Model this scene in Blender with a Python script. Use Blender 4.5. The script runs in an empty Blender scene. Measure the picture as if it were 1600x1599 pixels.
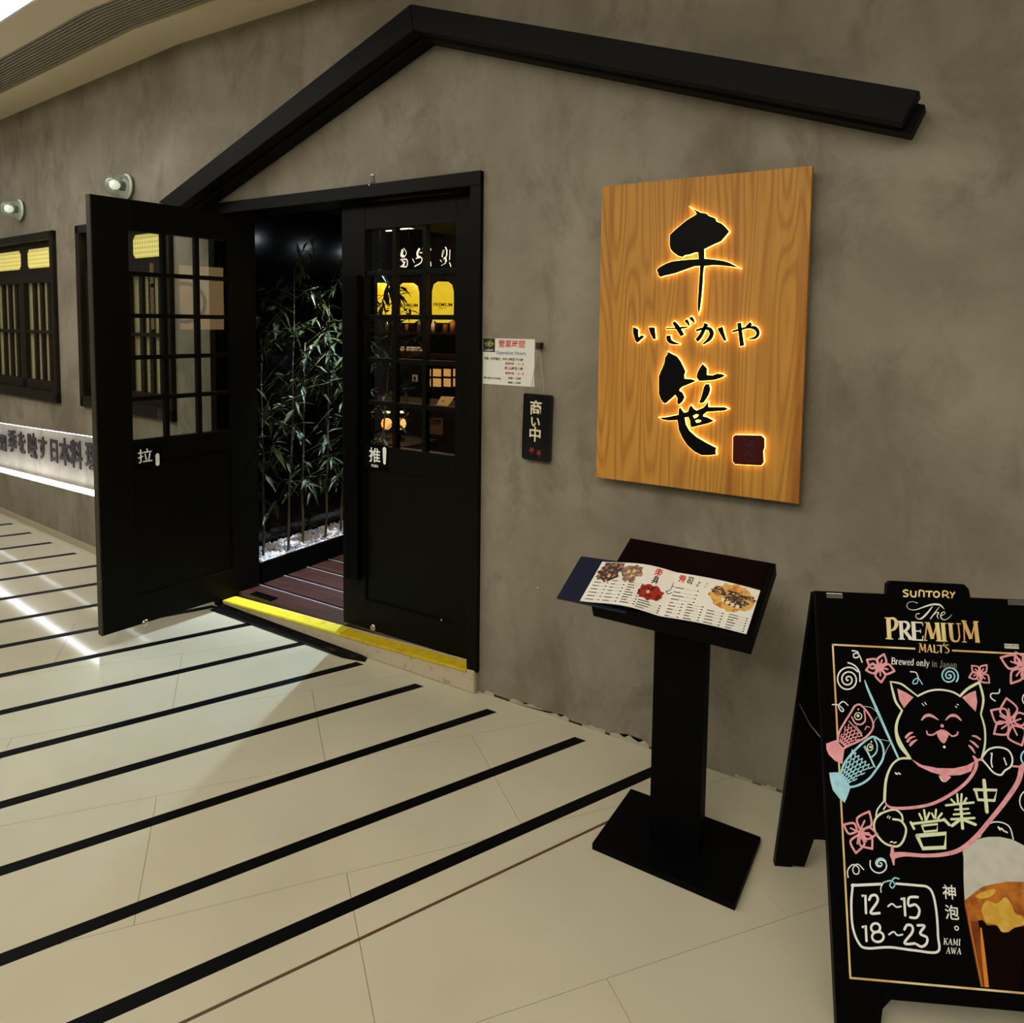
import bpy, bmesh, math, random
from mathutils import Vector, Matrix
random.seed(7)
S = bpy.context.scene
COL = S.collection
V = Vector
# ---------------------------------------------------------------- camera (calibrated on the facade plane y = 0, floor z = 0)
F_, CX, CY = 1124.692, 789.7386, 586.9973
YAW, PIT, ROL = -0.5566, -0.0712, 0.0114
EYE = V((1.6894, -2.5243, 1.6))
def cam_axes():
    cy, sy, cp, sp = math.cos(YAW), math.sin(YAW), math.cos(PIT), math.sin(PIT)
    f = V((sy*cp, cy*cp, sp)); r = V((cy, -sy, 0)); u = r.cross(f)
    c, s = math.cos(ROL), math.sin(ROL)
    return c*r+s*u, -s*r+c*u, f
CR, CU, CF = cam_axes()
cd = bpy.data.cameras.new('camera'); cam = bpy.data.objects.new('camera', cd); COL.objects.link(cam)
cd.sensor_width = 36; cd.sensor_fit = 'HORIZONTAL'; cd.lens = 36*F_/1600
cd.shift_x = (800-CX)/1600; cd.shift_y = -(799.5-CY)/1600
cd.clip_start = .02; cd.clip_end = 60
cam.matrix_world = Matrix(((CR.x, CU.x, -CF.x, EYE.x), (CR.y, CU.y, -CF.y, EYE.y), (CR.z, CU.z, -CF.z, EYE.z), (0, 0, 0, 1)))
S.camera = cam
# ---------------------------------------------------------------- world, lights, exposure
S.view_settings.view_transform = 'Standard'; S.view_settings.look = 'None'
S.view_settings.gamma = 1; S.view_settings.use_curve_mapping = False
S.view_settings.exposure = 0.0
w = bpy.data.worlds.new('mall_air'); S.world = w; w.use_nodes = True
w.node_tree.nodes['Background'].inputs[0].default_value = (1, .94, .82, 1)
w.node_tree.nodes['Background'].inputs[1].default_value = .10
def area(name, loc, aim, sx, sy, power, col, spread=180):
    l = bpy.data.lights.new(name, 'AREA'); l.shape = 'RECTANGLE'; l.size = sx; l.size_y = sy
    l.energy = power; l.color = col; l.spread = math.radians(spread)
    o = bpy.data.objects.new(name, l); COL.objects.link(o); o.location = loc
    o.rotation_euler = (V(aim)-V(loc)).to_track_quat('-Z', 'Y').to_euler(); return o
def spot(name, loc, aim, power, col, ang=70, blend=.6, size=.05):
    l = bpy.data.lights.new(name, 'SPOT'); l.energy = power; l.color = col; l.spot_size = math.radians(ang)
    l.spot_blend = blend; l.shadow_soft_size = size
    o = bpy.data.objects.new(name, l); COL.objects.link(o); o.location = loc
    o.rotation_euler = (V(aim)-V(loc)).to_track_quat('-Z', 'Y').to_euler(); return o
WARM = (1, .935, .80)
area('board_fill_light', (-3.6, -2.6, 3.3), (-3.6, -2.1, 0), 3.0, 1.6, 80, WARM)
area('board_fill_light', (0.0, -2.9, 3.3), (0.0, -2.4, 0), 3.0, 1.6, 88, WARM)
area('board_fill_light', (3.0, -2.9, 3.3), (2.6, -2.4, 0), 2.4, 1.6, 44, WARM)
area('board_fill_light', (1.2, -5.0, 3.25), (1.9, -.8, .45), 1.6, .8, 9, WARM, 55)  # unseen fill light added behind the camera to brighten the A-board
# cool downlights of the vestibule, shining out over the sill
spot('vestibule_downlight', (-1.42, 1.55, 2.34), (-1.22, -.20, 0), 330, (.52, .76, 1), 46, 1, .03)
spot('vestibule_downlight', (-1.3, .75, 2.34), (-1.80, .80, .2), 260, (.82, .9, 1), 62, .8, .04)
spot('vestibule_downlight', (-.5, 1.3, 2.34), (-1.4, .6, .1), 30, (1, .8, .55), 80, .8, .04)
area('cove_light', (-3.2, -1.0, 3.20), (-3.2, -1.05, 3.4), 5.0, .3, 40, (.95, .97, 1))
# ---------------------------------------------------------------- helpers
def ray(px, py): return CR*((px-CX)/F_) - CU*((py-CY)/F_) + CF
def hit(px, py, n, p0):
    d = ray(px, py); n = V(n); return EYE + d*((V(p0)-EYE).dot(n)/d.dot(n))
def wl(px, py, y=0): return hit(px, py, (0, 1, 0), (0, y, 0))
def fl(px, py, z=0): return hit(px, py, (0, 0, 1), (0, 0, z))

def mat(name, col, rough=.5, metal=0, spec=.5, emit=None, es=0, coat=0, noise=None, bump=None, trans=0):
    """noise=(scale xyz, colour2, detail, lo, hi); bump=(scale, strength)"""
    m = bpy.data.materials.new(name); m.use_nodes = True; nt = m.node_tree; b = nt.nodes['Principled BSDF']
    b.inputs['Base Color'].default_value = (*col, 1); b.inputs['Roughness'].default_value = rough
    b.inputs['Metallic'].default_value = metal; b.inputs['Specular IOR Level'].default_value = spec
    b.inputs['Coat Weight'].default_value = coat; b.inputs['Transmission Weight'].default_value = trans
    if emit: b.inputs['Emission Color'].default_value = (*emit, 1); b.inputs['Emission Strength'].default_value = es
    tc = nt.nodes.new('ShaderNodeTexCoord')
    if noise:
        sc, c2, det, lo, hi = noise
        mp = nt.nodes.new('ShaderNodeMapping'); mp.inputs['Scale'].default_value = sc
        nz = nt.nodes.new('ShaderNodeTexNoise'); nz.inputs['Scale'].default_value = 1; nz.inputs['Detail'].default_value = det
        rp = nt.nodes.new('ShaderNodeValToRGB'); rp.color_ramp.elements[0].position = lo; rp.color_ramp.elements[1].position = hi
        rp.color_ramp.elements[0].color = (*col, 1); rp.color_ramp.elements[1].color = (*c2, 1)
        nt.links.new(tc.outputs['Object'], mp.inputs['Vector']); nt.links.new(mp.outputs[0], nz.inputs['Vector'])
        nt.links.new(nz.outputs['Fac'], rp.inputs[0]); nt.links.new(rp.outputs[0], b.inputs['Base Color'])
        if emit: nt.links.new(rp.outputs[0], b.inputs['Emission Color'])
    if bump:
        nz = nt.nodes.new('ShaderNodeTexNoise'); nz.inputs['Scale'].default_value = bump[0]; nz.inputs['Detail'].default_value = 6
        bp = nt.nodes.new('ShaderNodeBump'); bp.inputs['Strength'].default_value = bump[1]; bp.inputs['Distance'].default_value = .01
        nt.links.new(tc.outputs['Object'], nz.inputs['Vector']); nt.links.new(nz.outputs['Fac'], bp.inputs['Height'])
        nt.links.new(bp.outputs[0], b.inputs['Normal'])
    return m

def plaster(name, c1, c2, c3, stains=True):
    m = bpy.data.materials.new(name); m.use_nodes = True; nt = m.node_tree; b = nt.nodes['Principled BSDF']; L = nt.links.new
    b.inputs['Roughness'].default_value = .62; b.inputs['Specular IOR Level'].default_value = .25
    tc = nt.nodes.new('ShaderNodeTexCoord')
    def nz(sc, det, rough=.6, dist=0):
        mp = nt.nodes.new('ShaderNodeMapping'); mp.inputs['Scale'].default_value = sc
        n = nt.nodes.new('ShaderNodeTexNoise'); n.inputs['Scale'].default_value = 1; n.inputs['Detail'].default_value = det
        n.inputs['Roughness'].default_value = rough; n.inputs['Distortion'].default_value = dist
        L(tc.outputs['Object'], mp.inputs[0]); L(mp.outputs[0], n.inputs['Vector']); return n
    a = nz((1.7, 1.7, 1.3), 7, .62, .4); bb = nz((4.2, 4.2, 2.6), 8, .7, .5); c = nz((60, 60, 60), 4)
    r1 = nt.nodes.new('ShaderNodeValToRGB'); r1.color_ramp.elements[0].position = .36; r1.color_ramp.elements[1].position = .66
    r1.color_ramp.elements[0].color = (*c1, 1); r1.color_ramp.elements[1].color = (*c2, 1)
    L(a.outputs['Fac'], r1.inputs[0])
    r2 = nt.nodes.new('ShaderNodeMapRange'); r2.inputs[1].default_value = .5; r2.inputs[2].default_value = .72; r2.inputs[4].default_value = .8
    L(bb.outputs['Fac'], r2.inputs[0])
    mx = nt.nodes.new('ShaderNodeMix'); mx.data_type = 'RGBA'; L(r2.outputs[0], mx.inputs[0]); L(r1.outputs[0], mx.inputs[6]); mx.inputs[7].default_value = (*c3, 1)
    out = mx.outputs[2]
    # dry trowel ticks and little chips of missing paint low on the wall
    vo = nt.nodes.new('ShaderNodeTexVoronoi'); vo.inputs['Scale'].default_value = 7.5
    L(tc.outputs['Object'], vo.inputs['Vector'])
    lt = nt.nodes.new('ShaderNodeMath'); lt.operation = 'LESS_THAN'; lt.inputs[1].default_value = .035; L(vo.outputs['Distance'], lt.inputs[0])
    sp = nt.nodes.new('ShaderNodeSeparateXYZ'); L(tc.outputs['Object'], sp.inputs[0])
    lz = nt.nodes.new('ShaderNodeMath'); lz.operation = 'LESS_THAN'; lz.inputs[1].default_value = .62; L(sp.outputs[2], lz.inputs[0])
    mu = nt.nodes.new('ShaderNodeMath'); mu.operation = 'MULTIPLY'; L(lt.outputs[0], mu.inputs[0]); L(lz.outputs[0], mu.inputs[1])
    m2 = nt.nodes.new('ShaderNodeMix'); m2.data_type = 'RGBA'; L(mu.outputs[0], m2.inputs[0]); L(out, m2.inputs[6]); m2.inputs[7].default_value = (.6, .58, .5, 1)
    L(m2.outputs[2], b.inputs['Base Color'])
    bp = nt.nodes.new('ShaderNodeBump'); bp.inputs['Strength'].default_value = .25; bp.inputs['Distance'].default_value = .004
    ad = nt.nodes.new('ShaderNodeMath'); L(bb.outputs['Fac'], ad.inputs[0]); L(c.outputs['Fac'], ad.inputs[1])
    L(ad.outputs[0], bp.inputs['Height']); L(bp.outputs[0], b.inputs['Normal'])
    return m

def wood(name, light, dark, streak, ax=(9, 9, .75)):
    m = bpy.data.materials.new(name); m.use_nodes = True; nt = m.node_tree; b = nt.nodes['Principled BSDF']; L = nt.links.new
    b.inputs['Roughness'].default_value = .5; b.inputs['Specular IOR Level'].default_value = .3
    tc = nt.nodes.new('ShaderNodeTexCoord')
    def nz(sc, det, dist=0, rough=.5):
        mp = nt.nodes.new('ShaderNodeMapping'); mp.inputs['Scale'].default_value = sc; mp.inputs['Location'].default_value = (3.1, 1.7, .4)
        n = nt.nodes.new('ShaderNodeTexNoise'); n.inputs['Scale'].default_value = 1; n.inputs['Detail'].default_value = det
        n.inputs['Roughness'].default_value = rough; n.inputs['Distortion'].default_value = dist
        L(tc.outputs['Object'], mp.inputs[0]); L(mp.outputs[0], n.inputs['Vector']); return n.outputs['Fac']
    a = nz(ax, 1.2, .2)
    def mth(op, x, y):
        q = nt.nodes.new('ShaderNodeMath'); q.operation = op
        for i, t in enumerate((x, y)):
            if isinstance(t, (int, float)): q.inputs[i].default_value = t
            elif t is not None: L(t, q.inputs[i])
        return q.outputs[0]
    s = mth('POWER', mth('ADD', mth('MULTIPLY', mth('SINE', mth('MULTIPLY', a, 95), None), .5), .5), 2.2)
    fine = nz((150, 150, 3.5), 3)
    fac = mth('ADD', mth('MULTIPLY', s, .55), mth('MULTIPLY', mth('SUBTRACT', fine, .35), .9))
    r = nt.nodes.new('ShaderNodeMix'); r.data_type = 'RGBA'; r.clamp_factor = True; L(fac, r.inputs[0]); r.inputs[6].default_value = (*light, 1); r.inputs[7].default_value = (*dark, 1)
    st = nz((14, 14, .25), 2)
    mr = nt.nodes.new('ShaderNodeMapRange'); mr.inputs[1].default_value = .58; mr.inputs[2].default_value = .72; mr.inputs[4].default_value = .7; L(st, mr.inputs[0])
    r2 = nt.nodes.new('ShaderNodeMix'); r2.data_type = 'RGBA'; L(mr.outputs[0], r2.inputs[0]); L(r.outputs[2], r2.inputs[6]); r2.inputs[7].default_value = (*streak, 1)
    L(r2.outputs[2], b.inputs['Base Color']); return m

def glass(name, tint=(.9, .92, .9), k=1.0):
    m = bpy.data.materials.new(name); m.use_nodes = True; nt = m.node_tree; nt.nodes.clear(); L = nt.links.new
    o = nt.nodes.new('ShaderNodeOutputMaterial'); t = nt.nodes.new('ShaderNodeBsdfTransparent'); t.inputs[0].default_value = (*tint, 1)
    g = nt.nodes.new('ShaderNodeBsdfGlossy'); g.inputs['Roughness'].default_value = .01
    fr = nt.nodes.new('ShaderNodeFresnel'); fr.inputs[0].default_value = 1.5
    mu = nt.nodes.new('ShaderNodeMath'); mu.operation = 'MULTIPLY'; mu.inputs[1].default_value = k; L(fr.outputs[0], mu.inputs[0])
    mx = nt.nodes.new('ShaderNodeMixShader'); L(mu.outputs[0], mx.inputs[0]); L(t.outputs[0], mx.inputs[1]); L(g.outputs[0], mx.inputs[2]); L(mx.outputs[0], o.inputs[0])
    return m

def weave(name, c1, c2, es, sx, sz, diag=False):
    """backlit woven blind: glows through, crossed by threads"""
    m = bpy.data.materials.new(name); m.use_nodes = True; nt = m.node_tree; b = nt.nodes['Principled BSDF']; L = nt.links.new
    tc = nt.nodes.new('ShaderNodeTexCoord'); mp = nt.nodes.new('ShaderNodeMapping')
    if diag: mp.inputs['Rotation'].default_value = (0, math.radians(45), 0)
    L(tc.outputs['Object'], mp.inputs[0]); sp = nt.nodes.new('ShaderNodeSeparateXYZ'); L(mp.outputs[0], sp.inputs[0])
    def sn(o, k):
        a = nt.nodes.new('ShaderNodeMath'); a.operation = 'MULTIPLY'; a.inputs[1].default_value = k; L(o, a.inputs[0])
        s = nt.nodes.new('ShaderNodeMath'); s.operation = 'SINE'; L(a.outputs[0], s.inputs[0]); return s.outputs[0]
    mx = nt.nodes.new('ShaderNodeMath'); mx.operation = 'MULTIPLY'; L(sn(sp.outputs[0], sx), mx.inputs[0]); L(sn(sp.outputs[2], sz), mx.inputs[1])
    mr = nt.nodes.new('ShaderNodeMapRange'); mr.inputs[1].default_value = -.6; mr.inputs[2].default_value = .6; L(mx.outputs[0], mr.inputs[0])
    r = nt.nodes.new('ShaderNodeMix'); r.data_type = 'RGBA'; L(mr.outputs[0], r.inputs[0]); r.inputs[6].default_value = (*c1, 1); r.inputs[7].default_value = (*c2, 1)
    L(r.outputs[2], b.inputs['Base Color']); L(r.outputs[2], b.inputs['Emission Color']); b.inputs['Emission Strength'].default_value = es
    b.inputs['Roughness'].default_value = .8; return m

def finish(name, bm, m, parent=None, smooth=False, kind=None):
    me = bpy.data.meshes.new(name); bmesh.ops.recalc_face_normals(bm, faces=bm.faces); bm.to_mesh(me); bm.free()
    return link(name, me, m, parent, smooth, kind)
def link(name, me, m, parent=None, smooth=False, kind=None):
    if smooth:
        for p in me.polygons: p.use_smooth = True
    if m: me.materials.append(m)
    o = bpy.data.objects.new(name, me); COL.objects.link(o)
    if parent: o.parent = parent; o.matrix_parent_inverse = parent.matrix_world.inverted()
    if kind: o['kind'] = kind
    return o
def tag(o, label=None, cat=None, group=None, kind=None):
    if label: o['label'] = label
    if cat: o['category'] = cat
    if group: o['group'] = group
    if kind: o['kind'] = kind
    return o
def empty(name, loc, label=None, cat=None, group=None, kind=None):
    o = bpy.data.objects.new(name, None); COL.objects.link(o); o.empty_display_size = .1; o.matrix_world = Matrix.Translation(loc)
    return tag(o, label, cat, group, kind)

def hexa(bm, p):  # 8 points: bottom 4 then top 4
    v = [bm.verts.new(q) for q in p]
    for f in ((3, 2, 1, 0), (4, 5, 6, 7), (0, 1, 5, 4), (1, 2, 6, 5), (2, 3, 7, 6), (3, 0, 4, 7)): bm.faces.new([v[i] for i in f])
def box(bm, a, b):
    x0, y0, z0 = a; x1, y1, z1 = b
    hexa(bm, [(x0, y0, z0), (x1, y0, z0), (x1, y1, z0), (x0, y1, z0), (x0, y0, z1), (x1, y0, z1), (x1, y1, z1), (x0, y1, z1)])
def boxo(name, a, b, m, parent=None, bev=0, kind=None):
    bm = bmesh.new(); box(bm, a, b)
    if bev: bmesh.ops.bevel(bm, geom=bm.edges[:], offset=bev, segments=2, affect='EDGES', profile=.6)
    return finish(name, bm, m, parent, kind=kind)
class Fr:
    """a frame: origin, ex, ey on a plane and n out of it towards the viewer"""
    def __init__(s, o, ex, ey):
        s.o = V(o); s.ex = V(ex).normalized(); s.ey = V(ey).normalized(); s.n = s.ex.cross(s.ey).normalized()
    def p(s, a, b, c=0): return s.o + s.ex*a + s.ey*b + s.n*c
    def px(s, x, y, c=0):
        q = hit(x, y, s.n, s.o+s.n*c) - s.o; return (q.dot(s.ex), q.dot(s.ey))
def fbox(name, fr, a, b, m, parent=None, bev=0, kind=None, bm=None):
    own = bm is None
    if own: bm = bmesh.new()
    (x0, y0, z0), (x1, y1, z1) = a, b
    hexa(bm, [fr.p(*q) for q in ((x0, y0, z0), (x1, y0, z0), (x1, y1, z0), (x0, y1, z0), (x0, y0, z1), (x1, y0, z1), (x1, y1, z1), (x0, y1, z1))])
    if not own: return
    if bev: bmesh.ops.bevel(bm, geom=bm.edges[:], offset=bev, segments=2, affect='EDGES', profile=.6)
    return finish(name, bm, m, parent, kind=kind)
def spline(pts, n=6, closed=False):
    """catmull-rom through points (tuples of any length)"""
    P = [tuple(p) for p in pts]
    if len(P) < 3: return P
    out = []; N = len(P)
    for i in range(N if closed else N-1):
        g = (lambda k: P[k % N]) if closed else (lambda k: P[max(0, min(N-1, k))])
        p0, p1, p2, p3 = g(i-1), g(i), g(i+1), g(i+2)
        for j in range(n):
            t = j/n
            out.append(tuple(.5*(2*b+(c-a)*t+(2*a-5*b+4*c-d)*t*t+(3*b-a-3*c+d)*t**3) for a, b, c, d in zip(p0, p1, p2, p3)))
    if not closed: out.append(P[-1])
    return out
def prism(bm, fr, pts, z0, z1):
    """simple polygon (list of a,b) extruded between z0 and z1"""
    lo = [bm.verts.new(fr.p(a, b, z0)) for a, b in pts]; hi = [bm.verts.new(fr.p(a, b, z1)) for a, b in pts]
    f1 = bm.faces.new(lo[::-1]); f2 = bm.faces.new(hi)
    for i in range(len(pts)):
        j = (i+1) % len(pts); bm.faces.new((lo[i], lo[j], hi[j], hi[i]))
    bmesh.ops.triangulate(bm, faces=[f1, f2])
def shape(name, fr, contours, z0, z1, m, parent=None, offset=0, kind=None):
    """any outline with holes, through a filled 2D curve"""
    cu = bpy.data.curves.new(name, 'CURVE'); cu.dimensions = '2D'; cu.fill_mode = 'BOTH'; cu.extrude = (z1-z0)/2; cu.offset = offset
    for c in contours:
        s = cu.splines.new('POLY'); s.points.add(len(c)-1); s.use_cyclic_u = True
        for i, (a, b) in enumerate(c): s.points[i].co = (a, b, 0, 1)
    return bake(name, cu, fr, (0, 0), (z0+z1)/2, m, parent, kind)
def bake(name, cu, fr, ab, zc, m, parent, kind=None):
    t = bpy.data.objects.new('t', cu); COL.objects.link(t); bpy.context.view_layer.update()
    me = bpy.data.meshes.new_from_object(t.evaluated_get(bpy.context.evaluated_depsgraph_get()))
    bpy.data.objects.remove(t); bpy.data.curves.remove(cu)
    me.materials.clear()
    for v in me.vertices: v.co = fr.p(v.co.x+ab[0], v.co.y+ab[1], v.co.z+zc)
    me.name = name; return link(name, me, m, parent, kind=kind)
def text(name, body, size, fr, ab, z, m, parent=None, align='LEFT', bold=0, depth=.0004, sx=1, shear=0, kind=None, spacing=1):
    cu = bpy.data.curves.new(name, 'FONT'); cu.body = body; cu.size = size; cu.align_x = align; cu.align_y = 'CENTER'
    cu.extrude = depth; cu.offset = bold; cu.shear = shear; cu.resolution_u = 3; cu.space_line = spacing
    t = bpy.data.objects.new('t', cu); COL.objects.link(t); bpy.context.view_layer.update()
    me = bpy.data.meshes.new_from_object(t.evaluated_get(bpy.context.evaluated_depsgraph_get()))
    bpy.data.objects.remove(t); bpy.data.curves.remove(cu); me.materials.clear()
    for v in me.vertices: v.co = fr.p(v.co.x*sx+ab[0], v.co.y+ab[1], v.co.z+z)
    return link(name, me, m, parent, kind=kind)
class Ink:
    """flat brush strokes laid on a frame; tr maps source coordinates to photo pixels"""
    def __init__(s, fr, z, tr=None): s.fr, s.z, s.k, s.bm, s.tr = fr, z, 0, bmesh.new(), tr
    def m(s, p):
        if s.tr: ox, oy, k = s.tr; return s.fr.px(ox+p[0]*k, oy+p[1]*k, s.z)
        return p
    def sc(s, p):
        if not s.tr: return 1
        a = s.m(p); b = s.m((p[0]+1, p[1])); return math.hypot(a[0]-b[0], a[1]-b[1])
    def z_(s): s.k += 1; return s.z + s.k*1.2e-5
    def line(s, pts, w=8, closed=False, sm=True, cap=True):
        if not isinstance(w, (list, tuple)): w = [w]*len(pts)
        Q = [(x, y, ww) for (x, y), ww in zip(pts, w)]
        if closed and not sm: Q.append(Q[0])
        if sm and len(Q) > 2: Q = spline(Q, 5, closed)
        if closed and sm: Q.append(Q[0])
        k = s.sc(pts[0]); P = [(*s.m((x, y)), max(ww, .5 if s.tr else 0)*k*.5) for x, y, ww in Q]
        z = s.z_(); L, R = [], []
        for i, (x, y, h) in enumerate(P):
            a = P[max(0, i-1)]; b = P[min(len(P)-1, i+1)]
            if closed and i in (0, len(P)-1): a = P[-2]; b = P[1]
            dx, dy = b[0]-a[0], b[1]-a[1]; d = math.hypot(dx, dy) or 1; nx, ny = -dy/d*h, dx/d*h
            L.append(s.bm.verts.new(s.fr.p(x+nx, y+ny, z))); R.append(s.bm.verts.new(s.fr.p(x-nx, y-ny, z)))
        for i in range(len(P)-1): s.bm.faces.new((L[i], R[i], R[i+1], L[i+1]))
        if cap and not closed:
            for (x, y, h), (a, b) in ((P[0], (L[0], R[0])), (P[-1], (L[-1], R[-1]))):
                s.disc_(x, y, h, z+4e-6)
    def disc_(s, x, y, r, z, n=10):
        s.bm.faces.new([s.bm.verts.new(s.fr.p(x+r*math.cos(6.2832*i/n), y+r*math.sin(6.2832*i/n), z)) for i in range(n)])
    def dot(s, p, r): x, y = s.m(p); s.disc_(x, y, r*s.sc(p), s.z_())
    def ring(s, p, r, w=8, ry=None): s.line([(p[0]+r*math.cos(6.2832*i/14), p[1]+(ry or r)*math.sin(6.2832*i/14)) for i in range(14)], w, True)
    def fill(s, pts, sm=True):
        Q = spline(pts, 4, True) if sm else pts
        z = s.z_(); f = s.bm.faces.new([s.bm.verts.new(s.fr.p(*s.m(p[:2]), z)) for p in Q]); bmesh.ops.triangulate(s.bm, faces=[f])
    def done(s, name, m, parent):
        """strokes that touch stay one piece; separate marks become pieces of their own"""
        boxes = []
        seen = set(); s.bm.verts.ensure_lookup_table()
        for v in s.bm.verts:
            if v in seen: continue
            comp = []; todo = [v]; seen.add(v)
            while todo:
                q = todo.pop(); comp.append(q)
                for e in q.link_edges:
                    o = e.other_vert(q)
                    if o not in seen: seen.add(o); todo.append(o)
            P = [((q.co-s.fr.o).dot(s.fr.ex), (q.co-s.fr.o).dot(s.fr.ey)) for q in comp]
            boxes.append([min(p[0] for p in P), min(p[1] for p in P), max(p[0] for p in P), max(p[1] for p in P), comp])
        g = .0015; merged = True
        while merged:
            merged = False
            for i in range(len(boxes)):
                for j in range(i+1, len(boxes)):
                    a, b = boxes[i], boxes[j]
                    if a[0]-g < b[2] and b[0]-g < a[2] and a[1]-g < b[3] and b[1]-g < a[3]:
                        boxes[i] = [min(a[0], b[0]), min(a[1], b[1]), max(a[2], b[2]), max(a[3], b[3]), a[4]+b[4]]; del boxes[j]; merged = True; break
                if merged: break
        out = None
        for b in boxes:
            idx = {v: i for i, v in enumerate(b[4])}; fs = {f for v in b[4] for f in v.link_faces}
            me = bpy.data.meshes.new(name); me.from_pydata([v.co[:] for v in b[4]], [], [[idx[v] for v in f.verts] for f in fs])
            out = link(name, me, m, parent)
        s.bm.free(); return out
def lathe(bm, o, ax, prof, n=20):
    """prof: (radius, height along ax)"""
    ax = V(ax).normalized(); u = ax.orthogonal().normalized(); v = ax.cross(u); rings = []
    for r, h in prof:
        rings.append([bm.verts.new(V(o)+ax*h+(u*math.cos(6.28318*i/n)+v*math.sin(6.28318*i/n))*max(r, 1e-4)) for i in range(n)])
    for a, b in zip(rings, rings[1:]):
        for i in range(n): j = (i+1) % n; bm.faces.new((a[i], a[j], b[j], b[i]))
    bm.faces.new(rings[0][::-1]); bm.faces.new(rings[-1])
def tube(bm, pts, r, n=6):
    rings = []
    for i, p in enumerate(pts):
        p = V(p); d = (V(pts[min(i+1, len(pts)-1)])-V(pts[max(i-1, 0)])).normalized(); u = d.orthogonal().normalized(); v = d.cross(u)
        rr = r[i] if isinstance(r, (list, tuple)) else r
        rings.append([bm.verts.new(p+(u*math.cos(6.28318*k/n)+v*math.sin(6.28318*k/n))*rr) for k in range(n)])
    for a, b in zip(rings, rings[1:]):
        for k in range(n): j = (k+1) % n; bm.faces.new((a[k], a[j], b[j], b[k]))
    bm.faces.new(rings[0][::-1]); bm.faces.new(rings[-1])
def lathe_o(name, o, ax, prof, m, parent=None, n=20, smooth=True):
    bm = bmesh.new(); lathe(bm, o, ax, prof, n); return finish(name, bm, m, parent, smooth)
def tube_o(name, pts, r, m, parent=None, n=6):
    bm = bmesh.new(); tube(bm, pts, r, n); return finish(name, bm, m, parent, True)

# ---------------------------------------------------------------- materials
M = {}
M['wall'] = plaster('grey_trowelled_plaster', (.195, .168, .118), (.325, .285, .215), (.14, .117, .078))
M['ceil'] = mat('cream_ceiling_paint', (.78, .68, .47), .7)
M['white'] = mat('white_ceiling_paint', (.85, .86, .88), .7)
M['grille'] = mat('grey_grille_metal', (.30, .27, .19), .5)
M['void'] = mat('dark_duct', (.03, .028, .02), .9)
M['floor'] = mat('cream_stone_tile', (.55, .505, .368), .085, spec=.45, noise=((1.6, 1.6, 1.6), (.485, .443, .318), 8, .35, .7))
M['grout'] = mat('tile_grout', (.40, .36, .26), .7)
M['inlay'] = mat('black_floor_inlay', (.0015, .0015, .0015), .5, spec=.08)
M['brown'] = mat('brown_metal_inlay', (.10, .045, .02), .4)
M['black'] = mat('black_satin_paint', (.0034, .0034, .0018), .42, spec=.09)
M['beam'] = mat('black_beam_paint', (.0040, .0041, .0026), .55, spec=.10)
M['jet'] = mat('matt_black', (.0010, .0010, .0012), .55, spec=.06)
M['board'] = mat('blackboard_face', (.0010, .0010, .0011), .45, spec=.06)
M['gloss'] = mat('black_lacquer_panel', (.002, .002, .002), .11, spec=.4)
M['edge'] = mat('door_edge_chipped', (.03, .024, .014), .5, noise=((60, 60, 18), (.25, .24, .2), 5, .68, .74))
M['frame'] = mat('dark_brown_window_wood', (.011, .0072, .0034), .45, spec=.25, noise=((40, 40, 6), (.020, .0115, .0048), 3, .4, .7))
M['glass'] = glass('clear_glass', (.88, .90, .88), .8); M['glass2'] = glass('dull_glass', (.90, .90, .88), .09)
M['lens'] = glass('milky_lamp_glass', (.95, .98, .93), 2.0)
_nt = M['lens'].node_tree; _d = _nt.nodes.new('ShaderNodeBsdfDiffuse'); _d.inputs[0].default_value = (.92, .97, .86, 1); _mx = _nt.nodes.new('ShaderNodeMixShader'); _mx.inputs[0].default_value = .13
_o = [n for n in _nt.nodes if n.type == 'OUTPUT_MATERIAL'][0]; _nt.links.new(_o.inputs[0].links[0].from_socket, _mx.inputs[1]); _nt.links.new(_d.outputs[0], _mx.inputs[2]); _nt.links.new(_mx.outputs[0], _o.inputs[0])
M['sill'] = mat('worn_stone_sill', (.55, .47, .32), .55, noise=((30, 30, 30), (.30, .22, .13), 6, .55, .75))
M['yellow'] = mat('yellow_anti_slip_tape', (.80, .66, .015), .55, noise=((25, 25, 25), (.62, .45, .01), 5, .5, .75))
M['sillshade'] = mat('scuffed_sill_shadow', (.003, .0025, .002), .65, spec=.1, noise=((14, 40, 10), (.07, .035, .012), 6, .60, .74))
M['deck'] = mat('red_brown_deck_board', (.060, .020, .013), .38, noise=((4, 60, 20), (.030, .011, .008), 4, .35, .7))
M['alu'] = mat('aluminium_strip', (.62, .60, .64), .35, .6)
M['dark'] = mat('dark_interior_paint', (.0022, .0016, .0013), .7, spec=.1)
M['dimwood'] = mat('dark_interior_wood', (.018, .007, .0035), .5, spec=.2, noise=((6, 6, 30), (.008, .0036, .002), 4, .4, .7))
M['wood'] = wood('ash_board', (.60, .29, .050), (.37, .145, .018), (.29, .09, .010))
M['wedge'] = mat('board_edge_wood', (.30, .15, .035), .6)
M['letter'] = mat('black_letter_face', (.0015, .0015, .0015), .5, spec=.1)
M['halo'] = mat('backlit_letter_acrylic', (1, .75, .2), .5, emit=(1, .60, .13), es=5.0)
M['hole'] = mat('backlit_pale_acrylic', (1, .95, .7), .5, emit=(1, .88, .52), es=1.2)
M['seal'] = mat('dark_red_seal_face', (.055, .001, .001), .5, spec=.2)
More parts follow.
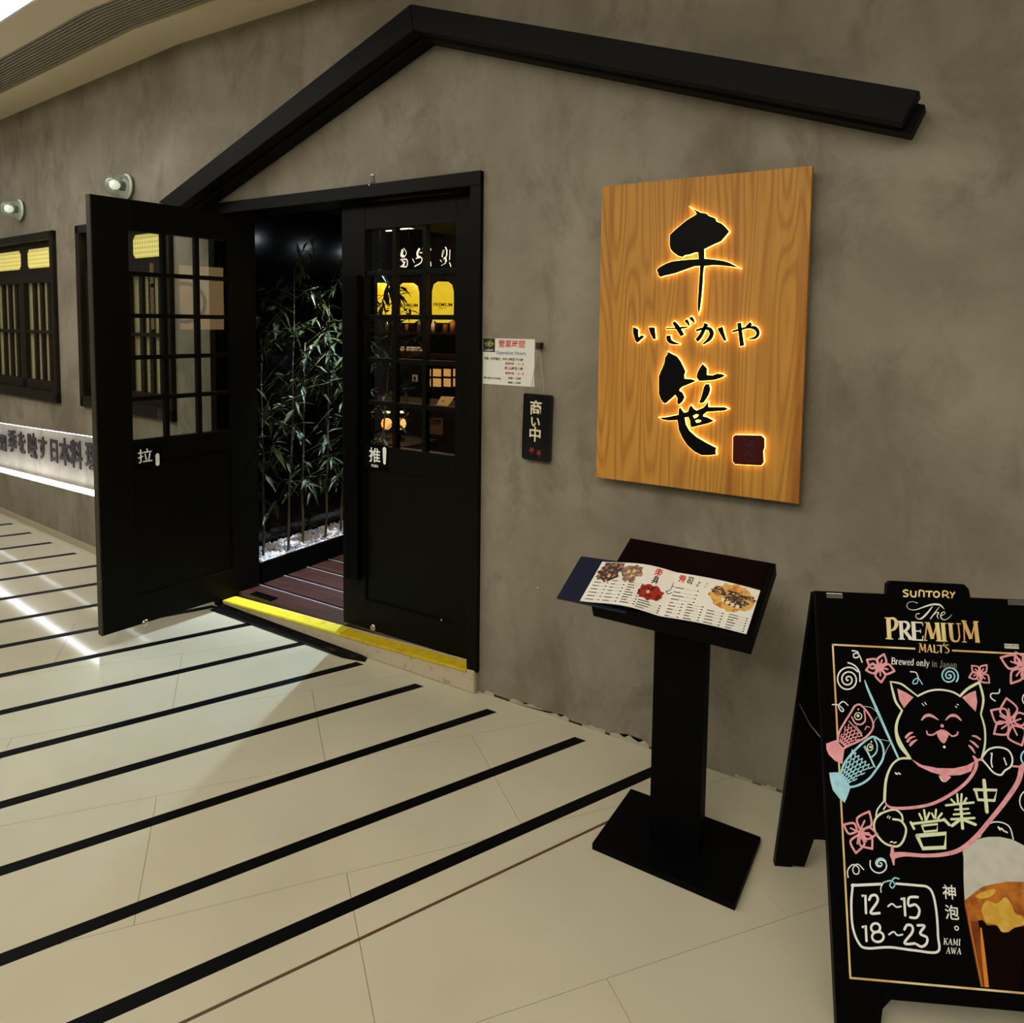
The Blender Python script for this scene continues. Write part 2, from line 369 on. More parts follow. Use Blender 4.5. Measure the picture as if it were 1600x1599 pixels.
M['sealink'] = mat('seal_lettering', (.012, .001, .001), .6)
M['paper'] = mat('white_paper', (.80, .78, .70), .55)
M['ink'] = mat('black_print', (.01, .01, .01), .6)
M['redink'] = mat('red_print', (.62, .02, .012), .6)
M['blueink'] = mat('blue_grey_print', (.10, .17, .28), .6)
M['goldink'] = mat('olive_gold_print', (.40, .36, .07), .6)
M['cream'] = mat('cream_lettering', (.82, .74, .46), .5)
M['chalkw'] = mat('white_chalk_marker', (.96, .96, .90), .7)
M['chalkg'] = mat('pale_green_chalk_marker', (.84, .90, .56), .7)
M['chalkp'] = mat('pink_chalk_marker', (.95, .43, .46), .7, noise=((60, 60, 60), (.84, .33, .38), 3, .4, .65))
M['chalkb'] = mat('blue_chalk_marker', (.46, .84, .97), .7, noise=((60, 60, 60), (.34, .70, .86), 3, .4, .65))
M['gold'] = mat('gold_foil_print', (.95, .80, .36), .45, 0, noise=((14, 14, 2), (.80, .48, .16), 2, .45, .62))  # brown patches put the foil's reflections into the colour
M['silver'] = mat('silver_foil_print', (.92, .91, .80), .45, 0)
M['steel'] = mat('polished_steel', (.62, .58, .48), .22, 1)
M['dullsteel'] = mat('dull_metal', (.35, .32, .26), .4, .8)
M['navy'] = mat('navy_folder_cover', (.002, .006, .028), .4)
M['pebble'] = mat('white_pebble', (.74, .78, .86), .6, noise=((9, 9, 9), (.80, .70, .60), 3, .45, .65))
M['stem'] = mat('bamboo_stem', (.06, .055, .022), .5, noise=((30, 30, 4), (.10, .07, .028), 3, .4, .7))
M['leaf'] = mat('bamboo_leaf', (.014, .030, .008), .45, spec=.25, noise=((9, 9, 9), (.034, .046, .014), 2, .4, .65))
M['led'] = mat('cool_led_strip', (1, 1, 1), .5, emit=(.86, .90, 1), es=9)
M['ledge'] = mat('white_ledge', (.92, .92, .96), .5)
M['lantern'] = mat('yellow_paper_lantern', (.9, .6, .02), .6, emit=(1, .56, .012), es=.95, noise=((6, 6, 6), (.95, .66, .03), 2, .4, .6))
M['lanternp'] = mat('pale_lantern_rim', (.9, .7, .3), .6, emit=(1, .72, .24), es=1.2)
M['lampw'] = mat('warm_lamp_glow', (1, .6, .2), .5, emit=(1, .40, .10), es=1.7)
M['coolw'] = mat('white_tube_light', (1, 1, 1), .5, emit=(.95, .95, .9), es=1.4)
M['whitesign'] = mat('lit_white_calligraphy', (1, 1, 1), .5, emit=(.9, .92, .9), es=.75)
M['amber'] = mat('amber_lit_pane', (.6, .3, .08), .5, emit=(.62, .33, .09), es=.75)
M['weave'] = weave('backlit_yellow_weave', (.62, .50, .10), (.88, .77, .27), .38, 150, 150, True)
M['blind'] = weave('backlit_bamboo_blind', (.15, .13, .05), (.32, .275, .13), .2, 260, 190)
M['bowl'] = mat('pale_crockery', (.7, .68, .62), .3)
M['terra'] = mat('copper_bottle', (.5, .2, .08), .35)

# ---------------------------------------------------------------- setting: floor
TH = math.radians(38.0); U = V((math.sin(TH), math.cos(TH), 0)); W_ = V((math.cos(TH), -math.sin(TH), 0))
def clip(poly, n, d):  # keep n.p <= d
    out = []
    for i in range(len(poly)):
        a, b = poly[i], poly[(i+1) % len(poly)]; da, db = a.dot(n)-d, b.dot(n)-d
        if da <= 0: out.append(a)
        if (da < 0 < db) or (db < 0 < da): out.append(a+(b-a)*(da/(da-db)))
    return out
floor = boxo('floor', (-9.5, -6.2, -.10), (4.5, .0, -.006), M['grout'])
tag(floor, 'polished cream stone floor crossed by slanting black lines', kind='structure')
G = .0007
def tile(poly):
    if len(poly) < 3: return
    bm = bmesh.new(); lo = [bm.verts.new((p.x, p.y, -.006)) for p in poly]; hi = [bm.verts.new((p.x, p.y, 0)) for p in poly]
    bm.faces.new(hi); bm.faces.new(lo[::-1])
    for i in range(len(poly)): j = (i+1) % len(poly); bm.faces.new((lo[i], lo[j], hi[j], hi[i]))
    finish('tile', bm, M['floor'], floor)
for k in range(-14, 15):
    v0 = .31+.555*k; off = -.13 if k % 2 == 0 else -.685
    for m_ in range(-9, 6):
        u0 = off+1.11*m_
        c = U*(u0+.555)+W_*(v0+.2775)
        if not (-8.6 < c.x < 3.9 and -5.4 < c.y < 1.0): continue
        P = [U*a+W_*b for a, b in ((u0+G, v0+G), (u0+1.11-G, v0+G), (u0+1.11-G, v0+.555-G), (u0+G, v0+.555-G))]
        P = [p for p in P]
        P = clip(P, V((0, 1, 0)), -.0005 if c.x > -2.2 else .0)
        tile(P)
# strip of floor along the receding left wall
bm = bmesh.new()
hexa(bm, [(-9.4, 0, -.006), (-2.07, -.0005, -.006), (-2.06, 0, -.006), (-9.4, .655, -.006), (-9.4, 0, 0), (-2.07, -.0005, 0), (-2.06, 0, 0), (-9.4, .655, 0)])
finish('tile', bm, M['floor'], floor)
SA = .445; sd = V((math.sin(SA), math.cos(SA), 0)); sn_ = V((math.cos(SA), -math.sin(SA), 0))
def strip(noff, y1, width, m, name, length=6.5):
    c = sn_*noff; t1 = (y1-c.y)/sd.y; bm = bmesh.new(); h = width/2
    def pt(s, yend):
        q = sn_*(noff+s); t = (yend-q.y)/sd.y; return q+sd*t
    a, b = pt(-h, y1), pt(h, y1); t0 = t1-length
    c0 = sn_*(noff-h)+sd*t0; c1 = sn_*(noff+h)+sd*t0
    hexa(bm, [(*q.xy, -.003) for q in (c0, c1, b, a)]+[(*q.xy, .0006) for q in (c0, c1, b, a)])
    return finish(name, bm, m, floor)
for noff, ye in ((.8141, -.085), (.517, -.085), (.164, -.10), (-.183, -.098), (-.514, -.09), (-.863, -.09), (-1.235, -.07), (-1.582, -.03), (-1.937, -.02), (-2.31, -.02),
                 (-2.68, .0), (-3.04, .03), (-3.4, .06), (-3.76, .1), (-4.12, .14), (-4.48, .2), (-4.84, .25), (-5.2, .3)):
    strip(noff, ye, .044, M['inlay'], 'inlay_strip')
strip(.931, -.085, .009, M['brown'], 'metal_inlay')

# ---------------------------------------------------------------- setting: walls
KX = -2.06; KS = .088
def ky(x): return 0 if x >= KX else (KX-x)*KS
FrL = Fr((KX, 0, 0), (1, -KS, 0), (0, 0, 1))      # left wall frame (a<0 to the left)
LW = lambda px, py, c=0: FrL.px(px, py, c)
HW = 3.14
def ring_wall(name, fr, x0, x1, z0, z1, holes, m, thick=.2):
    """wall slab with rectangular holes (grid of cells)"""
    xs = sorted({x0, x1, *[h[0] for h in holes], *[h[2] for h in holes]}); zs = sorted({z0, z1, *[h[1] for h in holes], *[h[3] for h in holes]})
    bm = bmesh.new()
    def solid(i, j):
        if i < 0 or j < 0 or i >= len(xs)-1 or j >= len(zs)-1: return False
        cx, cz = (xs[i]+xs[i+1])/2, (zs[j]+zs[j+1])/2
        return not any(h[0] < cx < h[2] and h[1] < cz < h[3] for h in holes)
    vs = {}
    def vt(i, j, c):
        if (i, j, c) not in vs: vs[i, j, c] = bm.verts.new(fr.p(xs[i], zs[j], -thick*c))
        return vs[i, j, c]
    for i in range(len(xs)-1):
        for j in range(len(zs)-1):
            if not solid(i, j): continue
            bm.faces.new([vt(i, j, 0), vt(i+1, j, 0), vt(i+1, j+1, 0), vt(i, j+1, 0)]); bm.faces.new([vt(i, j, 1), vt(i, j+1, 1), vt(i+1, j+1, 1), vt(i+1, j, 1)])
            for di, dj, a, b in ((-1, 0, (i, j), (i, j+1)), (1, 0, (i+1, j), (i+1, j+1)), (0, -1, (i, j), (i+1, j)), (0, 1, (i, j+1), (i+1, j+1))):
                if not solid(i+di, j+dj): bm.faces.new([vt(*a, 0), vt(*b, 0), vt(*b, 1), vt(*a, 1)])
    return finish(name, bm, m)
FrW = Fr((0, 0, 0), (1, 0, 0), (0, 0, 1))
DX0, DZ1 = -1.782, 2.225
wall = ring_wall('wall_back', FrW, KX, 3.6, 0, HW, [(DX0, -1, 0, DZ1)], M['wall'])
tag(wall, 'grey trowelled plaster shopfront wall around the doorway', kind='structure')
# left wall: two windows and the lit letter recess
a1_ = LW(91, 480)[0]; a2_ = LW(127, 480)[0]
W1 = (a1_-1.33, 1.0, a1_, 2.222); W2 = (a2_, 1.01, LW(273, 480)[0], 2.225)
RZ = (.40, .825)
WL_ = ring_wall('wall_left', FrL, -7.2, -.0, 0, HW+.06, [(-7.0, .1, -.30, .95), (W1[0]+.02, W1[1]+.02, W1[2]-.02, W1[3]-.02), (W2[0]+.02, W2[1]+.02, W2[2]-.01, W2[3]-.02), (W1[0]-1.75, 1.02, W1[0]-.44, 2.2)], M['wall'])
tag(WL_, 'grey plaster wall left of the door, bending back with windows', kind='structure')
# recess: back plane, light strips, ledge, letters (children of the wall)
zr = lambda a: .035*a   # the slot drops a little towards the left
def slanted(name, a0, a1, z0, z1, c0, c1, m, parent):
    bm = bmesh.new()
    P = []
    for z in (z0, z1):
        f = lambda a: .1 if z <= .1 else .95 if z >= .95 else z+zr(a)+.035
        P += [FrL.p(a0, f(a0), c0), FrL.p(a1, f(a1), c0), FrL.p(a1, f(a1), c1), FrL.p(a0, f(a0), c1)]
    hexa(bm, P); return finish(name, bm, m, parent)
slanted('recess_back', -7.05, -.25, .0, 1.2, -.13, -.12, M['wall'], WL_)
slanted('wall_lip', -7.0, -.30, .815, 1.20, -.125, .0, M['wall'], WL_)
slanted('wall_lip', -7.0, -.30, .0, .402, -.125, .0, M['wall'], WL_)
led1 = slanted('light_strip', -7.0, -.30, .407, .412, -.075, -.004, M['led'], WL_)
led2 = slanted('light_strip', -7.0, -.30, .806, .811, -.06, -.02, M['led'], WL_)
boxes = bmesh.new(); P = []
for z in (0, .042):
    P += [FrL.p(-7.2, z, .0), FrL.p(0, z, .0), FrL.p(0, z, .012), FrL.p(-7.2, z, .012)]
hexa(boxes, P); tag(finish('baseboard_left', boxes, mat('tan_skirting', (.42, .36, .24), .5)), 'low tan skirting strip below the left wall', kind='structure')
# letters in the recess, one raised character each
REC = '四季を映す日本料理'
bx = [(4, 694), (18, 692), (33, 695), (49, 699), (65, 703), (83, 707), (100, 710), (118, 714), (142, 717)]
sz = [.16, .20, .20, .21, .20, .20, .22, .22, .22]
wall_text = empty('wall_lettering', FrL.p(-2, .6, -.11), 'row of dark brush-style Japanese characters in the lit wall slot', 'lettering')
for ch, (x, y), s_ in zip(REC, bx, sz):
    a, b = FrL.px(x, y, -.11)
    text('character', ch, s_*1.0, FrL, (a, b), -.118, mat('dark_brown_letter', (.012, .004, .005), .5) if 'dbl' not in M else M['dbl'], wall_text, 'CENTER', .004, .006, .92)
    if 'dbl' not in M: M['dbl'] = bpy.data.materials['dark_brown_letter']

# ceiling: cream band, slotted grille, cream band, bright cove
def band(name, d0, d1, z, m, t=.04, parent=None, kind=None):
    bm = bmesh.new(); xs = [-9.5, KX, 3.6]
    def q(x, d, zz): return V((x, ky(x)-d, zz))
    for a, b in zip(xs, xs[1:]):
        hexa(bm, [q(a, d0, z), q(b, d0, z), q(b, d1, z), q(a, d1, z), q(a, d0, z+t), q(b, d0, z+t), q(b, d1, z+t), q(a, d1, z+t)])
    bmesh.ops.remove_doubles(bm, verts=bm.verts, dist=1e-5)
    return finish(name, bm, m, parent, kind=kind)
ceiling = band('ceiling', .0, .245, 3.13, M['ceil']); tag(ceiling, 'cream mall ceiling band above the shopfront wall', kind='structure')
c2 = band('ceiling_soffit', .50, .70, 3.13, M['ceil'], .05, ceiling)
band('duct_void', .245, .50, 3.20, M['void'], .01, ceiling)
band('upper_ceiling', .70, 5.6, 3.36, M['white'], .03, ceiling); band('cove_riser', .70, .712, 3.12, M['white'], .24, ceiling)
for i in range(12):
    d = .255+i*.0205; band('grille_slat', d, d+.013, 3.135, M['grille'], .02, ceiling)
# peeling plaster along the foot of the wall
_r = random.Random(21); _chip = mat('pale_peeled_plaster', (.42, .38, .29), .7); _dirt = mat('dark_wall_foot_dirt', (.13, .108, .075), .8)
for x0, x1, hh in ((.16, .44, .020), (.50, .60, .014), (.62, .78, .026), (1.10, 1.16, .010), (1.19, 1.24, .012), (.03, .08, .012), (-2.0, -1.9, .015)):
    n_ = max(4, int((x1-x0)/.018)); pts_ = [(x0, .0008)]+[(x0+(x1-x0)*i/n_, .004+hh*_r.uniform(.25, 1)) for i in range(n_+1)]+[(x1, .0008)]
    bm = bmesh.new(); prism(bm, FrW, pts_, 0, .003); finish('plaster_chip', bm, _chip, wall)
for x0, x1 in ((.02, .95), (1.10, 1.30)):
    n_ = int((x1-x0)/.03); pts_ = [(x0, .0006)]+[(x0+(x1-x0)*i/n_, _r.uniform(.002, .010)) for i in range(n_+1)]+[(x1, .0006)]
    bm = bmesh.new(); prism(bm, FrW, pts_, 0, .0012); finish('dirt_line', bm, _dirt, wall)
# ---------------------------------------------------------------- windows
def bar(fr, a0, b0, a1, b1, c0, c1, bm): fbox(None, fr, (a0, b0, c0), (a1, b1, c1), None, bm=bm)
def window(name, a0, a1, z0, z1, label, halves=2):
    root = empty(name, FrL.p((a0+a1)/2, z0, 0), label, None, kind='structure')
    f = .055
    for nm, q in (('frame_rail', (a0, z1-f, a1, z1)), ('frame_rail', (a0, z0, a1, z0+.075)), ('frame_stile', (a0, z0, a0+f, z1)), ('frame_stile', (a1-f, z0, a1, z1))):
        fbox(nm, FrL, (q[0], q[1], -.06), (q[2], q[3], .028), M['frame'], root, .004)
    mid = (a0+a1)/2; zt = z1-.30
    for h in range(2):
        s0 = a0+f if h == 0 else mid; s1 = mid if h == 0 else a1-f
        # transom panel with a notched opening
        n = .03; o0, o1, y0, y1 = s0+.06, s1-.05, zt+.055, z1-f-.045
        outer = [(s0, zt), (s1, zt), (s1, z1-f), (s0, z1-f)]
        inner = [(o0+n, y0), (o1-n, y0), (o1-n*.6, y0+n*.4), (o1, y0+n), (o1, y1-n), (o1-n*.6, y1-n*.4), (o1-n, y1), (o0+n, y1), (o0+n*.6, y1-n*.4), (o0, y1-n), (o0, y0+n), (o0+n*.6, y0+n*.4)]
        shape('transom_panel', FrL, [outer, inner], -.034, -.027, M['frame'], root)
        fbox('woven_panel', FrL, (s0+.01, zt+.01, -.044), (s1-.01, z1-f-.005, -.0355), M['weave'], root)
        # lower sash
        fbox('sash_rail', FrL, (s0, zt-.055, -.04), (s1, zt, -.004), M['frame'], root, .003)
        fbox('sash_rail', FrL, (s0, z0+.075, -.04), (s1, z0+.145, -.006), M['frame'], root, .003)
        fbox('sash_stile', FrL, (s0, z0+.075, -.04), (s0+.045, zt-.055, -.006), M['frame'], root, .003)
        fbox('sash_stile', FrL, (s1-.04, z0+.075, -.04), (s1, zt-.055, -.006), M['frame'], root, .003)
        i0, i1 = s0+.045, s1-.04; wd = (i1-i0)/4
        for k in range(1, 4):
            c = i0+k*wd; fbox('slat', FrL, (c-.021, z0+.14, -.044), (c+.021, zt-.05, -.024), M['frame'], root, .002)
        fbox('cross_bar', FrL, (i0, (z0+zt)/2+.03, -.036), (i1, (z0+zt)/2+.055, -.016), M['frame'], root)
        fbox('blind', FrL, (s0+.01, z0+.12, -.056), (s1-.01, zt-.03, -.046), M['blind'], root)
    return root
window('window_1', *(W1[0], W1[2], W1[1], W1[3]), 'dark wooden lattice window with glowing woven panels, at the left edge')
window('window_2', W2[0], W2[2], W2[1], W2[3], 'dark wooden lattice window behind the open door leaf')
window('window_3', W1[0]-1.77, W1[0]-.42, W1[1], W1[3], 'dark wooden lattice window beyond the left edge')

# ---------------------------------------------------------------- wall lamps
def wall_lamp(px, py, label):
    a, b = FrL.px(px, py, .06); root = empty('wall_lamp', FrL.p(a, b, 0), label, 'lamp', 'glass wall lamps over the windows')
    n = FrL.n; o = FrL.p(a, b, 0)
    lathe_o('mounting_plate', o, n, [(.05, 0), (.05, .012), (.03, .02)], M['ledge'], root)
    lathe_o('socket', o, n, [(.026, .018), (.030, .05), (.018, .058)], M['ink'], root, 14)
    lathe_o('bulb', o, n, [(.012, .055), (.026, .072), (.03, .09), (.022, .108), (.006, .115)], mat('frosted_bulb', (.95, 1, .9), .4, emit=(.9, 1, .8), es=.55), root, 14)
    lathe_o('glass_jar', o, n, [(.062, .012), (.070, .03), (.070, .06), (.058, .085), (.062, .10), (.048, .124), (.026, .134), (.004, .138)], M['lens'], root, 24)
    lathe_o('rim_ring', o, n, [(.070, .010), (.077, .016), (.077, .024), (.071, .03)], mat('milky_glass_rim', (.75, .8, .68), .2), root, 24)
wall_lamp(186, 290, 'round clear glass wall lamp just above the open door leaf')
wall_lamp(20, 327, 'round clear glass wall lamp above the leftmost window')

# ---------------------------------------------------------------- gable beam
beam = empty('gable_beam', (-.25, -.05, 2.85), 'black roof-shaped gable beam fixed across the wall above door and sign', 'beam')
top = [(-2.032, 2.243), (-.268, 2.905), (1.575, 2.268)]; low = [(-1.880, 2.190), (-.252, 2.797), (1.533, 2.182)]
def beam_part(name, i, y0, y1, dz=0, ext=0, m=M['beam']):
    (xa, za), (xb, zb), (xc, zc), (xd, zd) = top[i], top[i+1], low[i+1], low[i]
    bm = bmesh.new(); P = [(xd, zd-dz), (xc, zc-dz), (xb, zb-dz), (xa, za-dz)]
    if ext: P[1] = (P[1][0]+.02, P[1][1]-.004); P[2] = (P[2][0]+.012, P[2][1]-.01)
    hexa(bm, [(x, y0, z) for x, z in P]+[(x, y1, z) for x, z in P])
    bmesh.ops.bevel(bm, geom=bm.edges[:], offset=.003, segments=1, affect='EDGES')
    finish(name, bm, m, beam)
for i in (0, 1):
    beam_part('front_board', i, -.15, -.088); beam_part('back_board', i, -.082, 0, .012, i == 1)
    beam_part('spacer', i, -.09, -.08, .0, 0, M['jet'])

# ---------------------------------------------------------------- door frame, sill, leaves
df = empty('trim_1', (-.9, 0, 0), 'black wooden frame around the double doorway', None, kind='structure')
boxo('jamb', (-.052, -.022, .09), (.002, .15, 2.23), M['black'], df, .003)
boxo('jamb', (-1.785, -.022, .0), (-1.735, .24, 2.23), M['black'], df, .003)
boxo('header', (-1.832, -.024, 2.172), (.002, .15, 2.232), M['black'], df, .003)
sill = empty('trim_2', (-.9, 0, 0), 'worn stone door sill topped with yellow tape', None, kind='structure')
zs_ = lambda x: .100+.031*x
def wedge(name, x0, x1, y0, y1, zb, zt, m, parent, bev=0):
    bm = bmesh.new()
    hexa(bm, [(x0, y0, zb(x0)), (x1, y0, zb(x1)), (x1, y1, zb(x1)), (x0, y1, zb(x0)), (x0, y0, zt(x0)), (x1, y0, zt(x1)), (x1, y1, zt(x1)), (x0, y1, zt(x0))])
    if bev: bmesh.ops.bevel(bm, geom=bm.edges[:], offset=bev, segments=2, affect='EDGES')
    return finish(name, bm, m, parent)
wedge('stone_sill', -1.7, -.004, -.03, .058, lambda x: 0, lambda x: zs_(x)-.001, M['sill'], sill, .004)
wedge('yellow_tape', -1.70, -.80, -.034, .045, lambda x: zs_(x)-.010, lambda x: zs_(x)+.003, M['yellow'], sill, .003)
wedge('yellow_tape', -.80, -.045, -.033, .040, lambda x: zs_(x)-.014, lambda x: zs_(x)+.001, mat('worn_yellow_tape', (.66, .47, .01), .6, noise=((25, 25, 25), (.50, .33, .01), 5, .5, .75)), sill, .003)
bm = bmesh.new()   # the sill's cast shadow modelled as a dark wedge with brown scuffs
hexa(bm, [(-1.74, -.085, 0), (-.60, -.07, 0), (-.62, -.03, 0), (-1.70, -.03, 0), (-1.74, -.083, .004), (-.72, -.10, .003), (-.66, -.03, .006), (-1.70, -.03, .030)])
rr = finish('sill_shadow_band', bm, M['sillshade']); tag(rr, 'worn black and brown rubber ramp on the floor against the sill', 'shadow band')

def leaf(name, fr, Wd, z0, z1, g0, g1, gz0, gz1, label, front_sign, gm='glass'):
    """fr: a from free edge to hinge, b up, c out of the seen face; thickness behind"""
    T = .042; root = empty(name, fr.p(Wd, z0, -T/2), label, None, kind='structure')
    def B(nm, a0, b0, a1, b1, c0=-T, c1=0, m=M['black'], bev=.003, par=root): return fbox(nm, fr, (a0, b0, c0), (a1, b1, c1), m, par, bev)
    B('stile', 0, z0, g0, z1); B('stile', g1, z0, Wd, z1)
    B('top_rail', g0, gz1, g1, z1); B('lock_rail', g0, gz0-.11, g1, gz0); B('bottom_rail', g0, z0, g1, z0+.15)
    B('lower_panel', g0-.004, z0+.14, g1+.004, gz0-.10, -T+.008, -.010, bev=0)
    cw = (g1-g0)/3; ch = (gz1-gz0)/5; b = .011
    for i in (1, 2): B('muntin', g0+cw*i-b, gz0, g0+cw*i+b, gz1, -T+.006, -.004, bev=.002)
    for j in (1, 2, 3, 4): B('muntin', g0, gz0+ch*j-b, g1, gz0+ch*j+b, -T+.008, -.006, bev=.002)
    for i in range(3):
        for j in range(5):
            B('pane', g0+cw*i+(b if i else 0), gz0+ch*j+(b if j else 0), g0+cw*(i+1)-(b if i < 2 else 0), gz0+ch*(j+1)-(b if j < 4 else 0), -.024, -.020, M[gm], 0)
    return root, B
# right leaf, shut, its face at y = .06
FR = Fr((-.868, .06, 0), (1, 0, 0), (0, 0, 1))
d2, B2 = leaf('door_2', FR, .808, .088, 2.168, .152, .686, 1.01, 2.04, 'closed black right door leaf with fifteen small panes', '推', 'glass2')
pb = B2('pull_bar', .050, .335, .135, 1.825, .004, .038, M['jet'], .004)
B2('handle_bracket', .07, .5, .115, .56, -.002, .006, M['jet'], 0); B2('handle_bracket', .07, 1.6, .115, 1.66, -.002, .006, M['jet'], 0)
a, b = FR.px(579, 717, .041)
pl_ = B2('push_plate', a-.05, b-.055, a+.072, b+.065, .0005, .004, M['jet'], 0); pl_['label'] = 'small black plate with a white push sign'
text('sign_text', '推', .075, FR, (a-.006, b+.005), .0048, M['chalkw'], pl_, 'CENTER', .001)
text('sign_text', 'PUSH', .018, FR, (a-.006, b-.042), .0048, M['chalkw'], pl_, 'CENTER', .0004)
ik = Ink(FR, .0046); ik.line([(a+.055, b+.045), (a+.055, b-.02)], [.024, .016], sm=False); ik.done('painted_glint', M['chalkw'], pl_)  # white stroke painted as a glint on the plate
a, b = FR.px(583, 981, 0); lathe_o('floor_lock', FR.p(a, b, 0), FR.n, [(.018, 0), (.018, .004), (.012, .007)], M['steel'], d2, 18)
a, b = FR.px(690, 969, 0); lathe_o('screw_cap', FR.p(a, b, 0), FR.n, [(.006, 0), (.005, .003)], M['dullsteel'], d2, 10)
# left leaf, swung out over the floor
FP = V((-1.764, -.662, 0)); HP = V((-1.667, .195, 0)); ed = (HP-FP).normalized(); WL2 = (HP-FP).length
FL_ = Fr(FP, ed, (0, 0, 1))
if FL_.n.x < 0: FL_.n = -FL_.n
d1, B1 = leaf('door_1', FL_, WL2, .06, 2.185, .17, .70, 1.0, 2.035, 'open black left door leaf with small panes, standing out over the floor', '拉')
B1('edge_strip', -.0015, .06, .0, 2.185, -.042, 0, M['edge'], 0)
B1('worn_edge', -.001, .06, .004, 2.18, -.001, .0008, M['edge'], 0)
a, b = FL_.px(226, 714, 0)
pp = B1('pull_plate', a-.05, b-.055, a+.085, b+.06, .0005, .004, M['jet'], 0); pp['label'] = 'small black plate with a white pull sign'
text('sign_text', '拉', .075, FL_, (a, b), .0048, M['chalkw'], pp, 'CENTER', .0005)
ik = Ink(FL_, .0046); ik.line([(a+.062, b+.0), (a+.062, b-.045)], [.02, .02], sm=False); ik.done('painted_glint', M['chalkw'], pp)  # glint of the pull plate, painted as a white stroke
a, b = FL_.px(227, 974, 0); lathe_o('floor_lock', FL_.p(a, b, 0), FL_.n, [(.02, 0), (.02, .004), (.012, .008)], M['steel'], d1, 18)
# clear hook above the frame
a, b = FrW.px(581, 284, .006); hk = empty('adhesive_hook', FrW.p(a, b, 0), 'tiny clear adhesive hook on the plaster above the door frame', 'hook')
boxo('hook_plate', (a-.012, -.004, b-.03), (a+.012, 0, b+.035), M['lens'], hk, .001)
tube_o('hook_arm', [(a, -.004, b+.0), (a, -.012, b-.02), (a, -.02, b-.026), (a, -.024, b-.016)], .003, M['steel'], hk)

# ---------------------------------------------------------------- vestibule and dining room behind
fi = empty('floor_vestibule', (-1, 1, 0), 'dark red-brown deck boards with metal strips inside the doorway', None, kind='structure')
boxo('subfloor', (-1.72, .06, 0), (.3, 2.2, .045), M['jet'], fi)
DZ = .07
for k in range(11):
    y0 = .035+.183*k; 
    boxo('deck_board', (-1.70, max(y0+.010, .062), .045), (.28, y0+.160, DZ), M['deck'], fi, .002)
    boxo('metal_strip', (-1.70, y0+.160, .045), (.28, y0+.167, DZ+.004), M['alu'], fi)
boxo('spring_plate', (-1.60, .062, DZ), (-1.42, .12, DZ+.004), M['gloss'], fi)
def swall(name, a, b, m, label): return tag(boxo(name, a, b, m), label, kind='structure')
swall('wall_vestibule', (-2.0, .21, 0), (-1.95, 1.52, 2.34), M['gloss'], 'glossy black panel wall behind the bamboo')
swall('wall_vestibule_right', (.05, .2, 0), (.1, 2.4, 2.34), M['dark'], 'dark side wall inside the doorway at the right')
swall('ceiling_vestibule', (-2.05, .2, 2.36), (.3, 4.0, 2.42), M['jet'], 'black ceiling of the vestibule')
swall('wall_dining', (-9.0, 6.4, 0), (.6, 6.5, 3.0), M['dark'], 'dark back wall of the dining room')
swall('wall_dining_left', (-9.05, .9, 0), (-9.0, 6.5, 3.0), M['dark'], 'dark far left wall of the dining room')
swall('wall_dining_right', (.1, 2.4, 0), (.15, 6.5, 3.0), M['dark'], 'dark right wall of the dining room')
swall('floor_dining', (-9.0, 2.2, -.02), (.6, 6.5, .03), M['dimwood'], 'dark wooden floor of the dining room')
swall('ceiling_dining', (-9.0, .95, 2.9), (.6, 6.5, 2.95), M['dark'], 'dark ceiling of the dining room')
for x, y in ((-.12, 1.9), (-.0, 2.6), (-.02, 3.15)):
    dl = empty('ceiling_downlight', (x, y, 2.36), 'small round downlight in the black vestibule ceiling', 'downlight', 'vestibule downlights')
    lathe_o('trim_ring', (x, y, 2.36), (0, 0, -1), [(.055, 0), (.055, .006), (.04, .008)], M['dullsteel'], dl)
    lathe_o('lens', (x, y, 2.352), (0, 0, -1), [(.038, 0), (.036, .004)], mat('cool_downlight_lens', (1, 1, 1), .4, emit=(.8, .9, 1), es=90), dl)
# planter, pebbles
pt = empty('planter_box', (-1.82, .9, 0), 'low black planter box beside the deck holding pebbles and bamboo', 'planter')
def pbox(nm, a, b, m=M['jet']): return boxo(nm, a, b, m, pt, .003)
pbox('front_board', (-1.70, .215, 0), (-1.675, 1.55, .192)); pbox('back_board', (-1.948, .215, 0), (-1.93, 1.55, .20))
pbox('end_board', (-1.93, .215, 0), (-1.70, .235, .19)); pbox('end_board', (-1.93, 1.53, 0), (-1.70, 1.55, .19))
pbox('soil_bed', (-1.93, .235, 0), (-1.70, 1.53, .165))
bm = bmesh.new()
for i in range(2600):
    x = random.uniform(-1.925, -1.70); y = random.uniform(.24, 1.525)
    z = .172+.014*random.random()+.020*max(0, (-1.70-x)/.23)
    r = random.uniform(.006, .013); mtx = Matrix.Translation((x, y, z)) @ Matrix.Rotation(random.random()*6.28, 4, V((random.random(), random.random(), 1)).normalized()) @ Matrix.Diagonal((1, random.uniform(.7, 1), random.uniform(.5, .8), 1))
    bmesh.ops.create_icosphere(bm, subdivisions=1, radius=r, matrix=mtx)
pe = finish('pebbles', bm, M['pebble'], None, True); tag(pe, 'white and buff pebbles filling the black planter box', 'pebbles', kind='stuff')
